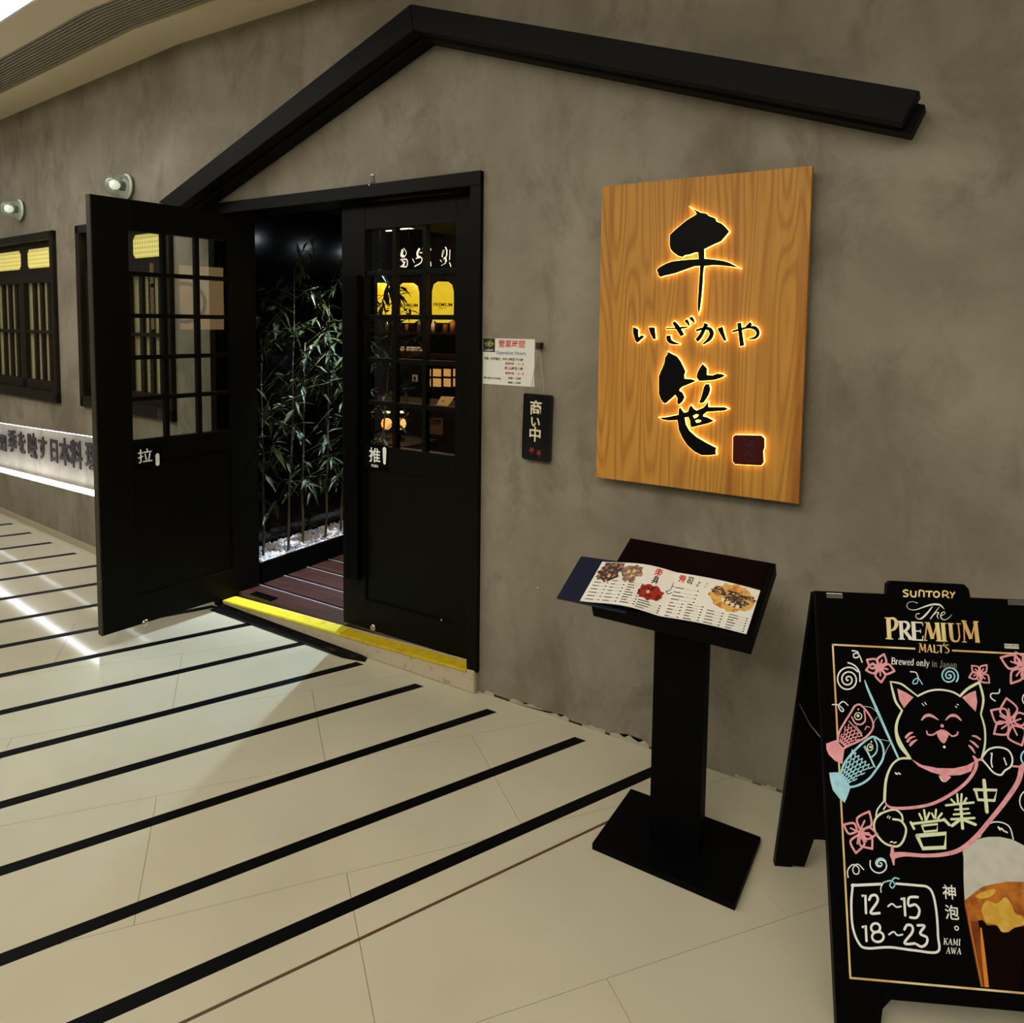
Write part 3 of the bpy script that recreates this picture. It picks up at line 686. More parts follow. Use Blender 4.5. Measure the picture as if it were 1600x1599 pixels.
# bamboo
def bamboo(x, y, h, lean, seed, label):
    rnd = random.Random(seed); root = empty('bamboo_plant', (x, y, .18), label, 'bamboo')
    pts = []; n = 9
    for i in range(n+1):
        t = i/n; pts.append(V((x+lean[0]*t*t*h+rnd.uniform(-.006, .006), y+lean[1]*t*h+rnd.uniform(-.006, .006), .17+t*h)))
    bm = bmesh.new(); tube(bm, pts, [.0085*(1-.65*i/n) for i in range(n+1)], 7)
    for p in pts[1:-1]: lathe(bm, p-V((0, 0, .004)), (0, 0, 1), [(.006, 0), (.0098, .004), (.006, .008)], 7)
    finish('culm', bm, M['stem'], root, True)
    br = bmesh.new(); lf = bmesh.new()
    for i in range(2, n+1):
        for q in range(2 if i < 5 else 3):
            p = pts[i]+V((0, 0, rnd.uniform(-.08, .04))); an = rnd.uniform(0, 6.28)
            if math.cos(an) < -.3: an = 3.14-an
            el = rnd.uniform(.2, .9); ln = rnd.uniform(.14, .34)
            d = V((math.cos(an)*.45, math.sin(an), el)).normalized(); e = p+d*ln
            if e.y < .26: e.y = .26+rnd.random()*.04
            if e.x < -1.94: e.x = -1.93
            tube(br, [p, (p+e)/2+V((0, 0, .015)), e], [.0028, .002, .001], 4)
            for k in range(rnd.randint(5, 8)):
                t = rnd.uniform(.35, 1); s = p.lerp(e, t); l = rnd.uniform(.07, .15); wd = l*rnd.uniform(.09, .14)
                dd = V((rnd.uniform(-.5, .7), rnd.uniform(-1, 1), rnd.uniform(-.75, .45))).normalized()
                sd_ = dd.cross(V((rnd.uniform(-.4, .4), rnd.uniform(-.4, .4), 1))).normalized()*wd
                tip = s+dd*l-V((0, 0, .02)); mid = s+dd*l*.4
                if min(tip.x, mid.x) < -1.945 or tip.y < .23 or tip.x > -1.3: continue
                v = [lf.verts.new(c) for c in (s, mid+sd_+V((0, 0, .003)), tip, mid-sd_+V((0, 0, .003)), mid-V((0, 0, .002)))]
                lf.faces.new((v[0], v[4], v[1])); lf.faces.new((v[1], v[4], v[2])); lf.faces.new((v[0], v[3], v[4])); lf.faces.new((v[3], v[2], v[4]))
    finish('branches', br, M['stem'], root, True, 'stuff')
    me = bpy.data.meshes.new('foliage'); lf.to_mesh(me); lf.free(); link('foliage', me, M['leaf'], root, kind='stuff')
bl = ['bamboo plant nearest the open door, rooted at the front corner of the pebbles', 'bamboo plant second from the open door in the pebble planter', 'bamboo plant third from the open door in the pebble planter',
      'bamboo plant fourth from the open door, next to the closed leaf edge', 'bamboo plant fifth along the planter, seen beside the closed leaf', 'bamboo plant behind the closed leaf panes', 'bamboo plant at the far end of the planter, behind the panes']
for i, (y, h, x, ln) in enumerate(((.33, 1.35, -1.80, (-.04, .03)), (.47, 1.75, -1.74, (-.02, .06)), (.63, 1.30, -1.79, (.0, .03)), (.80, 1.6, -1.76, (-.02, .05)), (.98, 1.45, -1.80, (0, .06)), (1.17, 1.7, -1.77, (.02, .02)), (1.38, 1.6, -1.80, (.04, .05)))):
    bamboo(x, y, h, ln, 11+i, bl[i])

# dining room pieces seen through the closed leaf
def lantern(px, py, wpx, hpx, Y, label, glyph=True):
    c = wl(px, py, Y); s = (wl(px+wpx/2, py, Y)-wl(px-wpx/2, py, Y)).length*.80/2; h = (wl(px, py-hpx/2, Y)-wl(px, py+hpx/2, Y)).length/2
    root = empty('paper_lantern', c-V((0, 0, h)), label, 'lantern', 'yellow beer lanterns')
    lathe_o('paper_shade', c, (0, 0, 1), [(s*.55, -h*.96), (s*.9, -h*.82), (s, -h*.55), (s*1.02, 0), (s, h*.55), (s*.85, h*.85), (s*.5, h*.98)], M['lantern'], root, 24)
    lathe_o('top_cap', c, (0, 0, 1), [(s*.5, h*.98), (s*.5, h*1.06)], M['jet'], root); lathe_o('bottom_cap', c, (0, 0, 1), [(s*.55, -h*1.03), (s*.55, -h*.96)], M['jet'], root)
    lathe_o('dark_band', c, (0, 0, 1), [(s*1.02, -h*.72), (s*1.02, -h*.66)], M['dimwood'], root)
    tube_o('hanging_cord', [c+V((0, 0, h*1.05)), V((c.x, c.y, 2.9))], .004, M['jet'], root)
    d = (EYE-c); d.z = 0; d.normalize(); f = Fr(c+d*s*1.03, V((0, 0, 1)).cross(d), (0, 0, 1))
    text('lettering', 'PREMIUM', s*.42, f, (0, -.12*h), .004, M['dimwood'], root, 'CENTER', .0008)
    text('lettering', "MALT'S", s*.22, f, (0, -.28*h), .004, M['dimwood'], root, 'CENTER')
lantern(692, 473, 34, 66, 3.0, 'yellow glowing paper lantern, rightmost behind the closed leaf panes')
lantern(638, 474, 33, 64, 3.4, 'yellow glowing paper lantern in the middle pane column')
lantern(594, 472, 33, 60, 3.8, 'yellow glowing paper lantern half hidden by the black panel wall')
# white calligraphy panel
cp_ = wl(665, 405, 5.0); FrC = Fr((cp_.x, 4.98, cp_.z), (1, 0, 0), (0, 0, 1))
cal = empty('calligraphy_sign', cp_, 'dark sign with lit white brush characters high in the dining room', 'sign')
boxo('backboard', (cp_.x-1.1, 5.0, cp_.z-.28), (cp_.x+.9, 5.03, cp_.z+.28), M['jet'], cal)
for sx in (-.9, .7): tube_o('hanging_rod', [(cp_.x+sx, 5.015, cp_.z+.27), (cp_.x+sx, 5.015, 2.9)], .006, M['jet'], cal, 6)
ik = Ink(FrC, .004, (560, 340, .1376))
for pts, w_ in (([(500, 375), (490, 430), (510, 440)], 26), ([(515, 350), (545, 400), (520, 450)], 8), ([(462, 480), (462, 555)], 10), ([(480, 480), (550, 478), (548, 555), (480, 555)], 11), ([(500, 495), (520, 520), (500, 545)], 14), ([(530, 500), (515, 550)], 9),
                ([(690, 360), (670, 400), (675, 440)], 22), ([(735, 335), (730, 355)], 8), ([(700, 400), (722, 400)], 9), ([(655, 465), (715, 455), (712, 510), (640, 555)], 10), ([(615, 470), (635, 510)], 8), ([(675, 445), (700, 440)], 9),
                ([(965, 375), (955, 440)], 20), ([(990, 340), (1005, 380), (1000, 440)], 13), ([(1040, 370), (1035, 480)], 8), ([(960, 480), (990, 450), (1000, 500)], 10), ([(930, 480), (945, 505)], 6), ([(945, 545), (985, 520)], 6), ([(1035, 510), (1050, 555)], 9), ([(820, 505), (825, 550)], 9), ([(820, 350), (824, 372)], 6), ([(985, 460), (990, 520)], 7)):
    ik.line(pts, w_, sm=len(pts) > 2)
ik.done('lettering', M['whitesign'], cal)
# ceiling tubes
tl = empty('tube_light', fl(665, 354, 2.75), 'long white tube light under the dining room ceiling', 'light')
for (xa, ya), (xb, yb), r in (((622, 358), (664, 355), .012), ((676, 354), (716, 351), .018), ((603, 361), (612, 360.5), .008)):
    p, q = fl(xa, ya, 2.75), fl(xb, yb, 2.75); tube_o('tube', [p, q], r, M['coolw'], tl, 8)
for (xa, ya) in ((640, 356), (700, 352)): p = fl(xa, ya, 2.75); tube_o('hanging_rod', [p, p+V((0, 0, .15))], .004, M['jet'], tl, 6)
# back-bar with bottles, crockery
def item(name, px, py, Y, label, cat, group=None): p = wl(px, py, Y); return empty(name, p, label, cat, group), p
bb = wl(650, 552, 4.6); cn = empty('back_bar', (bb.x, 4.6, 0), 'dark back bar shelf crowded with bottles and crockery', 'shelf')
boxo('shelf_board', (bb.x-1.2, 4.5, bb.z-.05), (bb.x+1.0, 4.85, bb.z), M['dimwood'], cn); boxo('shelf_board', (bb.x-1.2, 4.6, bb.z+.24), (bb.x+1.0, 4.85, bb.z+.265), M['dimwood'], cn)
boxo('back_panel', (bb.x-1.2, 4.85, .03), (bb.x+1.0, 4.88, 2.2), M['dark'], cn)
for sx in (-1.2, .97): boxo('upright', (bb.x+sx, 4.5, .03), (bb.x+sx+.03, 4.85, bb.z+.5), M['dimwood'], cn)
rb = random.Random(3)
for k in range(15):
    x = bb.x-.75+k*.105+rb.uniform(-.02, .02); h = rb.uniform(.16, .24); r = rb.uniform(.025, .036); m_ = rb.choice([M['terra'], M['bowl'], M['dimwood'], M['steel'], M['terra']])
    o = empty('bottle', (x, 4.68, bb.z+.266), {'copper_bottle': 'copper-coloured', 'pale_crockery': 'pale', 'dark_interior_wood': 'dark brown', 'polished_steel': 'steel'}[m_.name]+' small bottle on the upper shelf of the back bar', 'bottle', 'bottles on the back bar')
    lathe_o('body', (x, 4.68, bb.z+.266), (0, 0, 1), [(r, 0), (r, h*.6), (r*.4, h*.8), (r*.38, h)], m_, o, 12); lathe_o('cap', (x, 4.68, bb.z+.266), (0, 0, 1), [(r*.45, h), (r*.45, h*1.08)], M['jet'], o, 8)
for k, (px, py) in enumerate(((628, 543), (637, 541), (646, 543), (655, 546), (662, 543))):
    p = wl(px, py, 4.58)
    for j in range(2):
        tag(lathe_o('bowl', (p.x, 4.6, bb.z+.001+j*.03), (0, 0, 1), [(.03, 0), (.055, .02), (.075, .045), (.07, .045), (.03, .008)], M['bowl'], None, 16), 'pale bowl stacked on the back bar counter', 'bowl', 'bowls on the back bar')
# service counter with a cream menu, notice, amber lattice, lamps, picture
c0 = wl(650, 636, 3.2); ct = empty('service_counter', (c0.x, 3.3, 0), 'dark wooden service counter inside, with a notice on its front', 'counter')
wt = wl(690, 636, 3.02).z; c0.z = wt+.018
boxo('worktop', (c0.x-.75, 3.0, c0.z-.05), (c0.x+1.2, 3.6, c0.z-.02), M['dimwood'], ct, .004); boxo('front', (c0.x-.72, 3.06, .03), (c0.x+1.18, 3.1, c0.z-.05), M['dimwood'], ct); boxo('side', (c0.x-.72, 3.1, .03), (c0.x-.69, 3.55, c0.z-.05), M['dimwood'], ct)
p1 = wl(690, 636, 3.05); mh = empty('counter_menu', p1, 'cream folded menu standing on the service counter', 'menu')
bm = bmesh.new(); q = [wl(x, y, yy) for x, y, yy in ((681, 634, 3.02), (700, 635, 3.02), (710, 621, 3.2), (689, 620, 3.2))]
hexa(bm, [*q, *[v+V((0, .004, .004)) for v in q]]); finish('cover', bm, mat('cream_card', (.75, .55, .2), .6, emit=(.75, .55, .2), es=.0), mh)
lathe_o('emblem', (q[0]+q[1]+q[2]+q[3])/4-V((.02, .004, 0)), (q[1]-q[0]).cross(q[3]-q[0]), [(.012, 0), (.012, .003)], M['ink'], mh, 12)
nt_ = [wl(x, y, 3.055) for x, y in ((672, 652), (692, 680))]
nn = empty('counter_notice', nt_[1], 'dim printed notice taped to the counter front', 'notice')
boxo('sheet', (nt_[0].x, 3.052, nt_[1].z), (nt_[1].x, 3.055, nt_[0].z), mat('brown_lit_paper', (.36, .25, .16), .6), nn)
fN = Fr((nt_[0].x, 3.052, nt_[0].z), (1, 0, 0), (0, 0, 1)); hN = nt_[0].z-nt_[1].z
text('lettering', '營業中\n歡迎光臨\n謝謝惠顧', hN*.2, fN, (.008, -hN*.2), .002, M['ink'], nn, 'LEFT', .001)
wn = empty('amber_lattice', wl(693, 591, 4.3), 'amber lit lattice screen above the service counter', 'screen')
for (x0, x1) in ((671, 673), (676.5, 689), (693, 704), (708, 716)):
    for (y0, y1) in ((577, 588), (592, 604)):
        a_, b_ = wl(x0, y1, 4.3), wl(x1, y0, 4.3); boxo('pane', (a_.x, 4.3, a_.z), (b_.x, 4.305, b_.z), M['amber'], wn)
a_, b_ = wl(669, 607, 4.3), wl(718, 574, 4.3); boxo('lattice_board', (a_.x, 4.306, a_.z), (b_.x, 4.33, b_.z), M['jet'], wn)
pc = wl(648, 591, 4.3); pf = empty('small_picture', pc, 'tiny framed picture on the dark wall by the lattice', 'picture')
boxo('mount', (pc.x-.04, 4.3, pc.z-.04), (pc.x+.04, 4.31, pc.z+.04), M['bowl'], pf); boxo('print', (pc.x-.018, 4.297, pc.z-.02), (pc.x+.016, 4.3, pc.z+.016), M['ink'], pf)
boxo('partition_screen', (pc.x-1.2, 4.34, .03), (pc.x+1.5, 4.36, bb.z-.08), M['dark']); tag(bpy.data.objects['partition_screen'], 'dark low partition behind the service counter', 'partition')
for px, lab in ((604, 'small glowing table lamp left, behind bamboo leaves'), (626, 'small glowing table lamp in the middle pane column')):
    p = wl(px, 662, 2.62); o = empty('table_lamp', p-V((0, 0, .15)), lab, 'lamp', 'dining table lamps')
    lathe_o('globe', p, (0, 0, 1), [(.02, -.055), (.045, -.03), (.052, 0), (.042, .035), (.018, .05)], M['lampw'], o, 16)
    lathe_o('stand', p, (0, 0, 1), [(.045, -.15), (.045, -.14), (.01, -.135), (.01, -.05)], M['jet'], o, 12)
    lathe_o('lamp_top', p, (0, 0, 1), [(.035, .10), (.035, .115)], M['hole'], o, 12)
    tube_o('lamp_stem', [p+V((0, 0, .05)), p+V((0, 0, .10))], .006, M['jet'], o)
tb = wl(615, 662, 2.62); dt = empty('dining_table', (tb.x, 2.65, 0), 'dark dining table under the two small lamps', 'table')
boxo('tabletop', (tb.x-.38, 2.40, tb.z-.18), (tb.x+.34, 2.86, tb.z-.15), M['dimwood'], dt, .004)
for sx, sy in ((-.34, 2.44), (.30, 2.44), (-.34, 2.82), (.30, 2.82)): boxo('leg', (tb.x+sx-.02, sy-.02, .03), (tb.x+sx+.02, sy+.02, tb.z-.18), M['dimwood'], dt)
area('dining_light', (-3.6, 3.9, 2.8), (-3.6, 4.2, 0), 1.6, .8, 42, (1, .66, .36))

def mirrored(px, py):
    d = ray(px, py); n = FL_.n; t = (FP-EYE).dot(n)/d.dot(n); p = EYE+d*t; d2_ = d-n*(2*d.dot(n)); return p+d2_*((.045-p.x)/d2_.x)
q0, q1 = mirrored(240, 515), mirrored(354, 515); zt_ = mirrored(300, 415).z
ya_, yb_ = sorted((q0.y, q1.y)); zb_ = (q0.z+q1.z)/2
po = empty('lit_poster', (.045, (ya_+yb_)/2, zb_), 'peach lit poster with a brush circle, seen reflected in the open door panes', 'poster')
boxo('poster_panel', (.035, ya_, zb_), (.049, yb_, zt_), mat('peach_lit_poster', (.8, .5, .3), .6, emit=(1, .62, .28), es=2.2), po)
fP = Fr((.034, yb_, zb_), (0, -1, 0), (0, 0, 1)); ik = Ink(fP, .001); hw, hh = (yb_-ya_), (zt_-zb_)
ik.line([(hw*(.55+.28*math.cos(a*.5)), hh*(.42+.30*math.sin(a*.5))) for a in range(2, 13)], hw*.05); ik.done('brush_circle', M['ink'], po)
# ---------------------------------------------------------------- illuminated wooden sign
sg = empty('wooden_shop_sign', (.92, -.02, 1.02), 'large upright wooden shop sign with black backlit brush characters', 'sign')
YS = -.055
boxo('wood_board', (.562, YS, 1.026), (1.284, -.03, 2.110), M['wood'], sg, .0012)
boxo('back_spacer', (.62, -.03, 1.09), (1.22, 0, 2.05), M['jet'], sg)
FS = Fr((0, YS, 0), (1, 0, 0), (0, 0, 1))
def mp(tr, pts, fr, z=0): ox, oy, k = tr; return [fr.px(ox+x*k, oy+y*k, z) for x, y in pts]
ZF = .013
def glyph(name, tr, conts, m=M['letter'], glow=True, par=None):
    C_ = [mp(tr, c, FS, ZF) for c in conts]
    o = shape(name, FS, C_, ZF-.003, ZF, m, sg)
    if glow:
        shape('backlight', FS, C_, .0005, ZF-.0032, M['halo'], o, .0016)
    return o
T1 = (980, 310, .15); T2 = (1000, 540, .1375)
def rib(pts, w):
    """outline polygon of a brush stroke"""
    if not isinstance(w, (list, tuple)): w = [w]*len(pts)
    Q = spline([(x, y, q) for (x, y), q in zip(pts, w)], 4) if len(pts) > 2 else [(x, y, q) for (x, y), q in zip(pts, w)]
    L, R = [], []
    for i, (x, y, q) in enumerate(Q):
        a, b = Q[max(0, i-1)], Q[min(len(Q)-1, i+1)]; dx, dy = b[0]-a[0], b[1]-a[1]; d = math.hypot(dx, dy) or 1
        L.append((x-dy/d*q/2, y+dx/d*q/2)); R.append((x+dy/d*q/2, y-dx/d*q/2))
    return L+R[::-1]
glyph('character', T1, [[(665, 98), (720, 125), (770, 150), (820, 155), (850, 182), (915, 205), (930, 240), (980, 260), (1025, 300), (1062, 345), (1030, 385), (1000, 420), (975, 448), (900, 480), (800, 530), (803, 630), (860, 632), (930, 640), (1000, 650), (1060, 668), (1120, 700), (1165, 725), (1080, 712), (1000, 702), (900, 696), (800, 706), (790, 780), (785, 880), (775, 1000), (765, 1090), (755, 1160), (742, 1200), (733, 1140), (733, 1080), (742, 960), (748, 850), (755, 770), (758, 705), (700, 708), (640, 730), (560, 758), (500, 780), (440, 795), (390, 805), (345, 820), (325, 805), (322, 780), (305, 750), (330, 720), (400, 680), (470, 655), (560, 645), (660, 636), (742, 632), (738, 562), (700, 566), (650, 585), (600, 592), (575, 612), (530, 600), (480, 565), (450, 530), (440, 480), (442, 380), (500, 325), (560, 275), (620, 225), (680, 190), (722, 165), (712, 142)]])
glyph('small_character', T1, [[(60, 1340), (90, 1350), (115, 1370), (112, 1400), (118, 1450), (150, 1425), (180, 1440), (140, 1475), (110, 1505), (85, 1490), (70, 1440), (60, 1400)]])
glyph('small_character', T1, [[(222, 1342), (285, 1345), (290, 1400), (298, 1468), (268, 1468), (245, 1420), (225, 1365)]])
for pts, w_ in (([(402, 1357), (500, 1355), (560, 1350), (630, 1340)], [18, 16, 24, 14]), ([(480, 1288), (520, 1340), (575, 1430)], [30, 46, 42]), ([(430, 1428), (432, 1470), (465, 1502), (545, 1520)], [42, 46, 38, 8]), ([(605, 1268), (628, 1292), (645, 1330)], [36, 30, 10]), ([(655, 1240), (678, 1262), (697, 1300)], [34, 32, 10]),
                ([(715, 1378), (800, 1355), (860, 1365), (878, 1415), (850, 1470), (785, 1522)], [24, 30, 42, 45, 38, 14]), ([(825, 1305), (800, 1360), (765, 1430), (722, 1482)], [48, 38, 40, 40]), ([(965, 1345), (985, 1400), (1022, 1485)], [60, 45, 24]),
                ([(1092, 1390), (1160, 1370), (1260, 1345), (1330, 1352), (1362, 1400), (1335, 1450), (1250, 1470)], [22, 25, 25, 42, 36, 30, 8]), ([(1165, 1298), (1180, 1420), (1195, 1540)], [44, 42, 46]), ([(1292, 1302), (1240, 1342)], [42, 26])):
    glyph('brush_stroke', T1, [rib(pts, w_)])
glyph('character', T2, [[(310, 70), (360, 95), (420, 125), (460, 180), (490, 240), (515, 295), (500, 340), (505, 378), (560, 380), (600, 388), (635, 402), (590, 425), (530, 450), (480, 470), (450, 495), (445, 515), (480, 535), (505, 590), (480, 640), (440, 675), (420, 655), (425, 600), (400, 560), (370, 590), (330, 625), (290, 660), (260, 650), (235, 610), (212, 545), (212, 350), (240, 280), (275, 200), (285, 130), (312, 95)]])
glyph('brush_stroke', T2, [[(710, 210), (760, 260), (758, 335), (820, 340), (880, 318), (940, 328), (965, 345), (920, 370), (850, 392), (760, 400), (675, 405), (640, 360), (650, 310), (680, 250)]])
glyph('brush_stroke', T2, [[(745, 438), (785, 440), (798, 500), (780, 560), (750, 610), (715, 655), (665, 655), (690, 600), (710, 530), (725, 470)]])
glyph('character', T2, [[(218, 820), (300, 815), (380, 798), (435, 788), (440, 720), (455, 705), (480, 740), (500, 765), (545, 750), (560, 700), (580, 680), (610, 720), (640, 740), (720, 705), (750, 670), (775, 640), (775, 700), (850, 700), (960, 700), (1005, 722), (960, 742), (850, 750), (760, 755), (720, 785), (715, 805), (770, 820), (840, 858), (780, 885), (700, 905), (600, 930), (575, 925), (565, 850), (550, 815), (505, 820), (520, 900), (560, 970), (640, 1040), (740, 1100), (865, 1165), (855, 1210), (868, 1240), (780, 1250), (700, 1250), (620, 1210), (540, 1140), (480, 1050), (440, 960), (425, 850), (330, 855), (260, 845)],
                         [(600, 800), (640, 780), (668, 790), (650, 815), (615, 830)], [(625, 855), (660, 842), (698, 852), (680, 872), (640, 880)]])
sl = glyph('seal_plate', T2, [[(1055, 1040), (1080, 1018), (1240, 1020), (1380, 1025), (1415, 1060), (1415, 1160), (1400, 1200), (1405, 1330), (1380, 1365), (1300, 1362), (1080, 1350), (1052, 1320)]], M['seal'])
sl['label'] = 'dark red square seal'
ik = Ink(FS, ZF+.0003, T2)
for pts in ([(1180, 1060), (1210, 1080), (1180, 1100)], [(1250, 1085), (1300, 1100), (1260, 1120)], [(1200, 1120), (1290, 1140)], [(1230, 1150), (1280, 1190)], [(1190, 1200), (1240, 1215)], [(1180, 1250), (1270, 1240), (1270, 1330)], [(1190, 1290), (1250, 1320)]): ik.line(pts, 14)
ik.done('seal_lettering', M['sealink'], sl)

# ---------------------------------------------------------------- opening-hours sheet
no = empty('opening_hours_notice', (.14, 0, 1.35), 'white opening-hours sheet taped to the wall beside the door frame', 'notice')
FN = Fr((0, -.0016, 0), (1, 0, 0), (0, 0, 1))
boxo('sheet', (.008, -.0016, 1.348), (.257, 0, 1.541), M['paper'], no)
TN = (740, 500, .15)
def tN(body, x, y, size, m, bold=.0003, align='LEFT', sx=1, shear=0):
    text('print', body, size, FN, FN.px(740+x*.15, 500+y*.15), .0006, m, no, align, bold, .0001, sx, shear)
a0, b0 = FN.px(740+98*.15, 500+188*.15); a1, b1 = FN.px(740+222*.15, 500+336*.15)
lg = boxo('logo_square', (.0085, -.0022, b1), (a1, -.0017, 1.5405), M['ink'], no)
ik = Ink(FN, .0010, TN)
for pts in ([(115, 245), (140, 240)], [(125, 255), (140, 270)], [(150, 225), (150, 270)], [(150, 245), (170, 238)], [(160, 255), (158, 280)], [(178, 210), (160, 240), (175, 275)], [(175, 245), (195, 235)], [(183, 230), (183, 275)], [(200, 235), (200, 265)], [(193, 250), (207, 247)]): ik.line(pts, 7)
ik.done('emblem', M['goldink'], no)
tN('いざかや', 160, 318, .011, M['paper'], .0003, 'CENTER')
tN('營業時間', 255, 252, .034, M['redink'], .0003, 'LEFT', .95, .12)
tN('Operation Hours', 232, 340, .0205, M['blueink'], .0002)
tN('星期一至星期日：中午12時至下午3時', 108, 403, .0125, M['ink'], .0002, sx=.93)
tN('最後時間 ： 14：30', 330, 455, .0105, M['redink'], .00015); tN('晚上6時至11時', 325, 505, .0135, M['ink'], .0002)
tN('最後時間 ： 22：30', 330, 555, .0105, M['redink'], .00015)
tN('Monday to Sunday', 106, 600, .0115, M['ink'], .0002); tN('12:00 — 15:00', 358, 606, .0115, M['ink'], .0004, sx=.9); tN('18:00 — 23:00', 356, 652, .0115, M['ink'], .0004, sx=.9)

# ---------------------------------------------------------------- hanging plaque
FQ = Fr((.2815, -.022, 1.187), (1, 0, -.02), (.02, 0, 1))
hp = empty('hanging_plaque', (.28, -.012, 1.05), 'small black hanging plaque with cream characters, hung on a cord by the notice', 'plaque')
shape('board', FQ, [[(x*.064, y*.134) for x, y in ((-1, -.93), (-.9, -1), (.93, -1), (1, -.94), (.99, .4), (1, .93), (.94, 1), (-.95, 1), (-1, .94), (-1.02, -.2))]], -.018, 0, mat('black_lacquer', (.003, .003, .003), .18), hp)
TQ = (740, 500, .15)
for ch, x, y, s_ in (('商', 648, 928, .062), ('い', 642, 1070, .05), ('中', 640, 1205, .064)):
    text('character', ch, s_, FQ, FQ.px(740+x*.15, 500+y*.15, .001), .0012, M['cream'], hp, 'CENTER', .0010, .0006, .95)
ik = Ink(FQ, .001, TQ)
for cx_, cy_ in ((605, 1355), (680, 1385)):
    for k in range(5):
        an = k*1.2566+.4; ik.line([(cx_, cy_), (cx_+16*math.cos(an), cy_+18*math.sin(an)), (cx_+30*math.cos(an), cy_+34*math.sin(an))], [6, 18, 4])
    ik.line([(cx_, cy_), (cx_+5, cy_+50)], 4)
ik.done('maple_leaves', mat('dark_red_maple', (.20, .008, .006), .6), hp)
pk = wl(842, 541, -.02); e1 = wl(829, 613, -.02); e2 = wl(851, 614, -.02)
tube_o('hanging_cord', [pk+V((-.002, 0, 0)), e1, e2, pk+V((.002, 0, 0))], .0016, mat('grey_cord', (.38, .32, .31), .8), hp, 5)
pk_ = tag(boxo('wall_hook', (pk.x-.010, -.03, pk.z-.012), (pk.x+.010, 0, pk.z+.014), M['ink'], None, .003), 'small black wall hook holding the plaque cord', 'hook')

# ---------------------------------------------------------------- menu stand
st = empty('menu_stand', (1.035, -.445, 0), 'matt black pedestal menu stand on a flat square foot', 'stand')
boxo('base', (.822, -.598, .0), (1.252, -.288, .020), M['jet'], st, .002)
boxo('post', (.958, -.475, .020), (1.114, -.420, .80), M['jet'], st, .002)
yb, zb, yf, zf = -.298, .893, -.592, .768
ey_ = V((0, yb-yf, zb-zf)).normalized(); FT = Fr((1.035, yf, zf), (1, 0, 0), ey_); TLn = math.hypot(yb-yf, zb-zf)
fbox('tray', FT, (-.232, 0, -.045), (.232, TLn, 0), M['jet'], st, .002)
fbox('tray_lip', FT, (-.232, -.008, -.045), (.232, 0, .010), M['jet'], st, .001)
t_ = fbox('tray_liner', FT, (-.215, .01, 0), (.215, TLn-.01, .002), mat('dark_maroon_liner', (.0035, .0004, .0004), .7, spec=.05), st); 
# folder under the booklet
fo = empty('menu_folder', FT.p(-.2, .12, .004), 'dark navy flat folder lying under the open menu, jutting out left', 'folder')
cs = [FT.px(x, y, .006) for x, y in ((908, 870), (1010, 884), (978, 958), (870, 935))]
bm = bmesh.new(); prism(bm, FT, cs[::-1], .003, .008); finish('cover', bm, M['navy'], fo)
bk = empty('menu_booklet', FT.p(0, .12, .01), 'open printed menu booklet with food pictures on the black stand', 'menu')
BZ = .010
# page surfaces: bilinear patch between traced corners with a curved height
def bil(C, u, v): return tuple((1-v)*((1-u)*C[0][k]+u*C[1][k])+v*((1-u)*C[3][k]+u*C[2][k]) for k in (0, 1))
LC = [FT.px(x, y, .012) for x, y in ((941, 877), (1058, 894), (1031, 962), (906, 938))]   # tl tr br bl
RC = [FT.px(x, y, .012) for x, y in ((1058, 894), (1188, 922), (1166, 990), (1031, 962))]
def hL(u): return BZ+.020*math.sin(math.pi*min(1, max(0, u)))**1.2*(.35+.65*u)
def hR(u): return BZ+.006*math.sin(math.pi*u)
def page(name, C, hf, side):
    bm = bmesh.new(); N = 18; top_ = []; bot = []
    for i in range(N+1):
        u = i/N; a, b = bil(C, u, 0), bil(C, u, 1)
        top_.append((bm.verts.new(FT.p(*a, hf(u))), bm.verts.new(FT.p(*b, hf(u))))); bot.append((bm.verts.new(FT.p(*a, hf(u)-.0016)), bm.verts.new(FT.p(*b, hf(u)-.0016))))
    for i in range(N):
        bm.faces.new((top_[i][0], top_[i][1], top_[i+1][1], top_[i+1][0])); bm.faces.new((bot[i][0], bot[i+1][0], bot[i+1][1], bot[i][1]))
        for k in (0, 1): bm.faces.new((top_[i][k], top_[i+1][k], bot[i+1][k], bot[i][k]))
    bm.faces.new((top_[0][0], bot[0][0], bot[0][1], top_[0][1])); bm.faces.new((top_[N][0], top_[N][1], bot[N][1], bot[N][0]))
    return finish(name, bm, M['paper'], bk)
page('left_page', LC, hL, 0); page('right_page', RC, hR, 1)
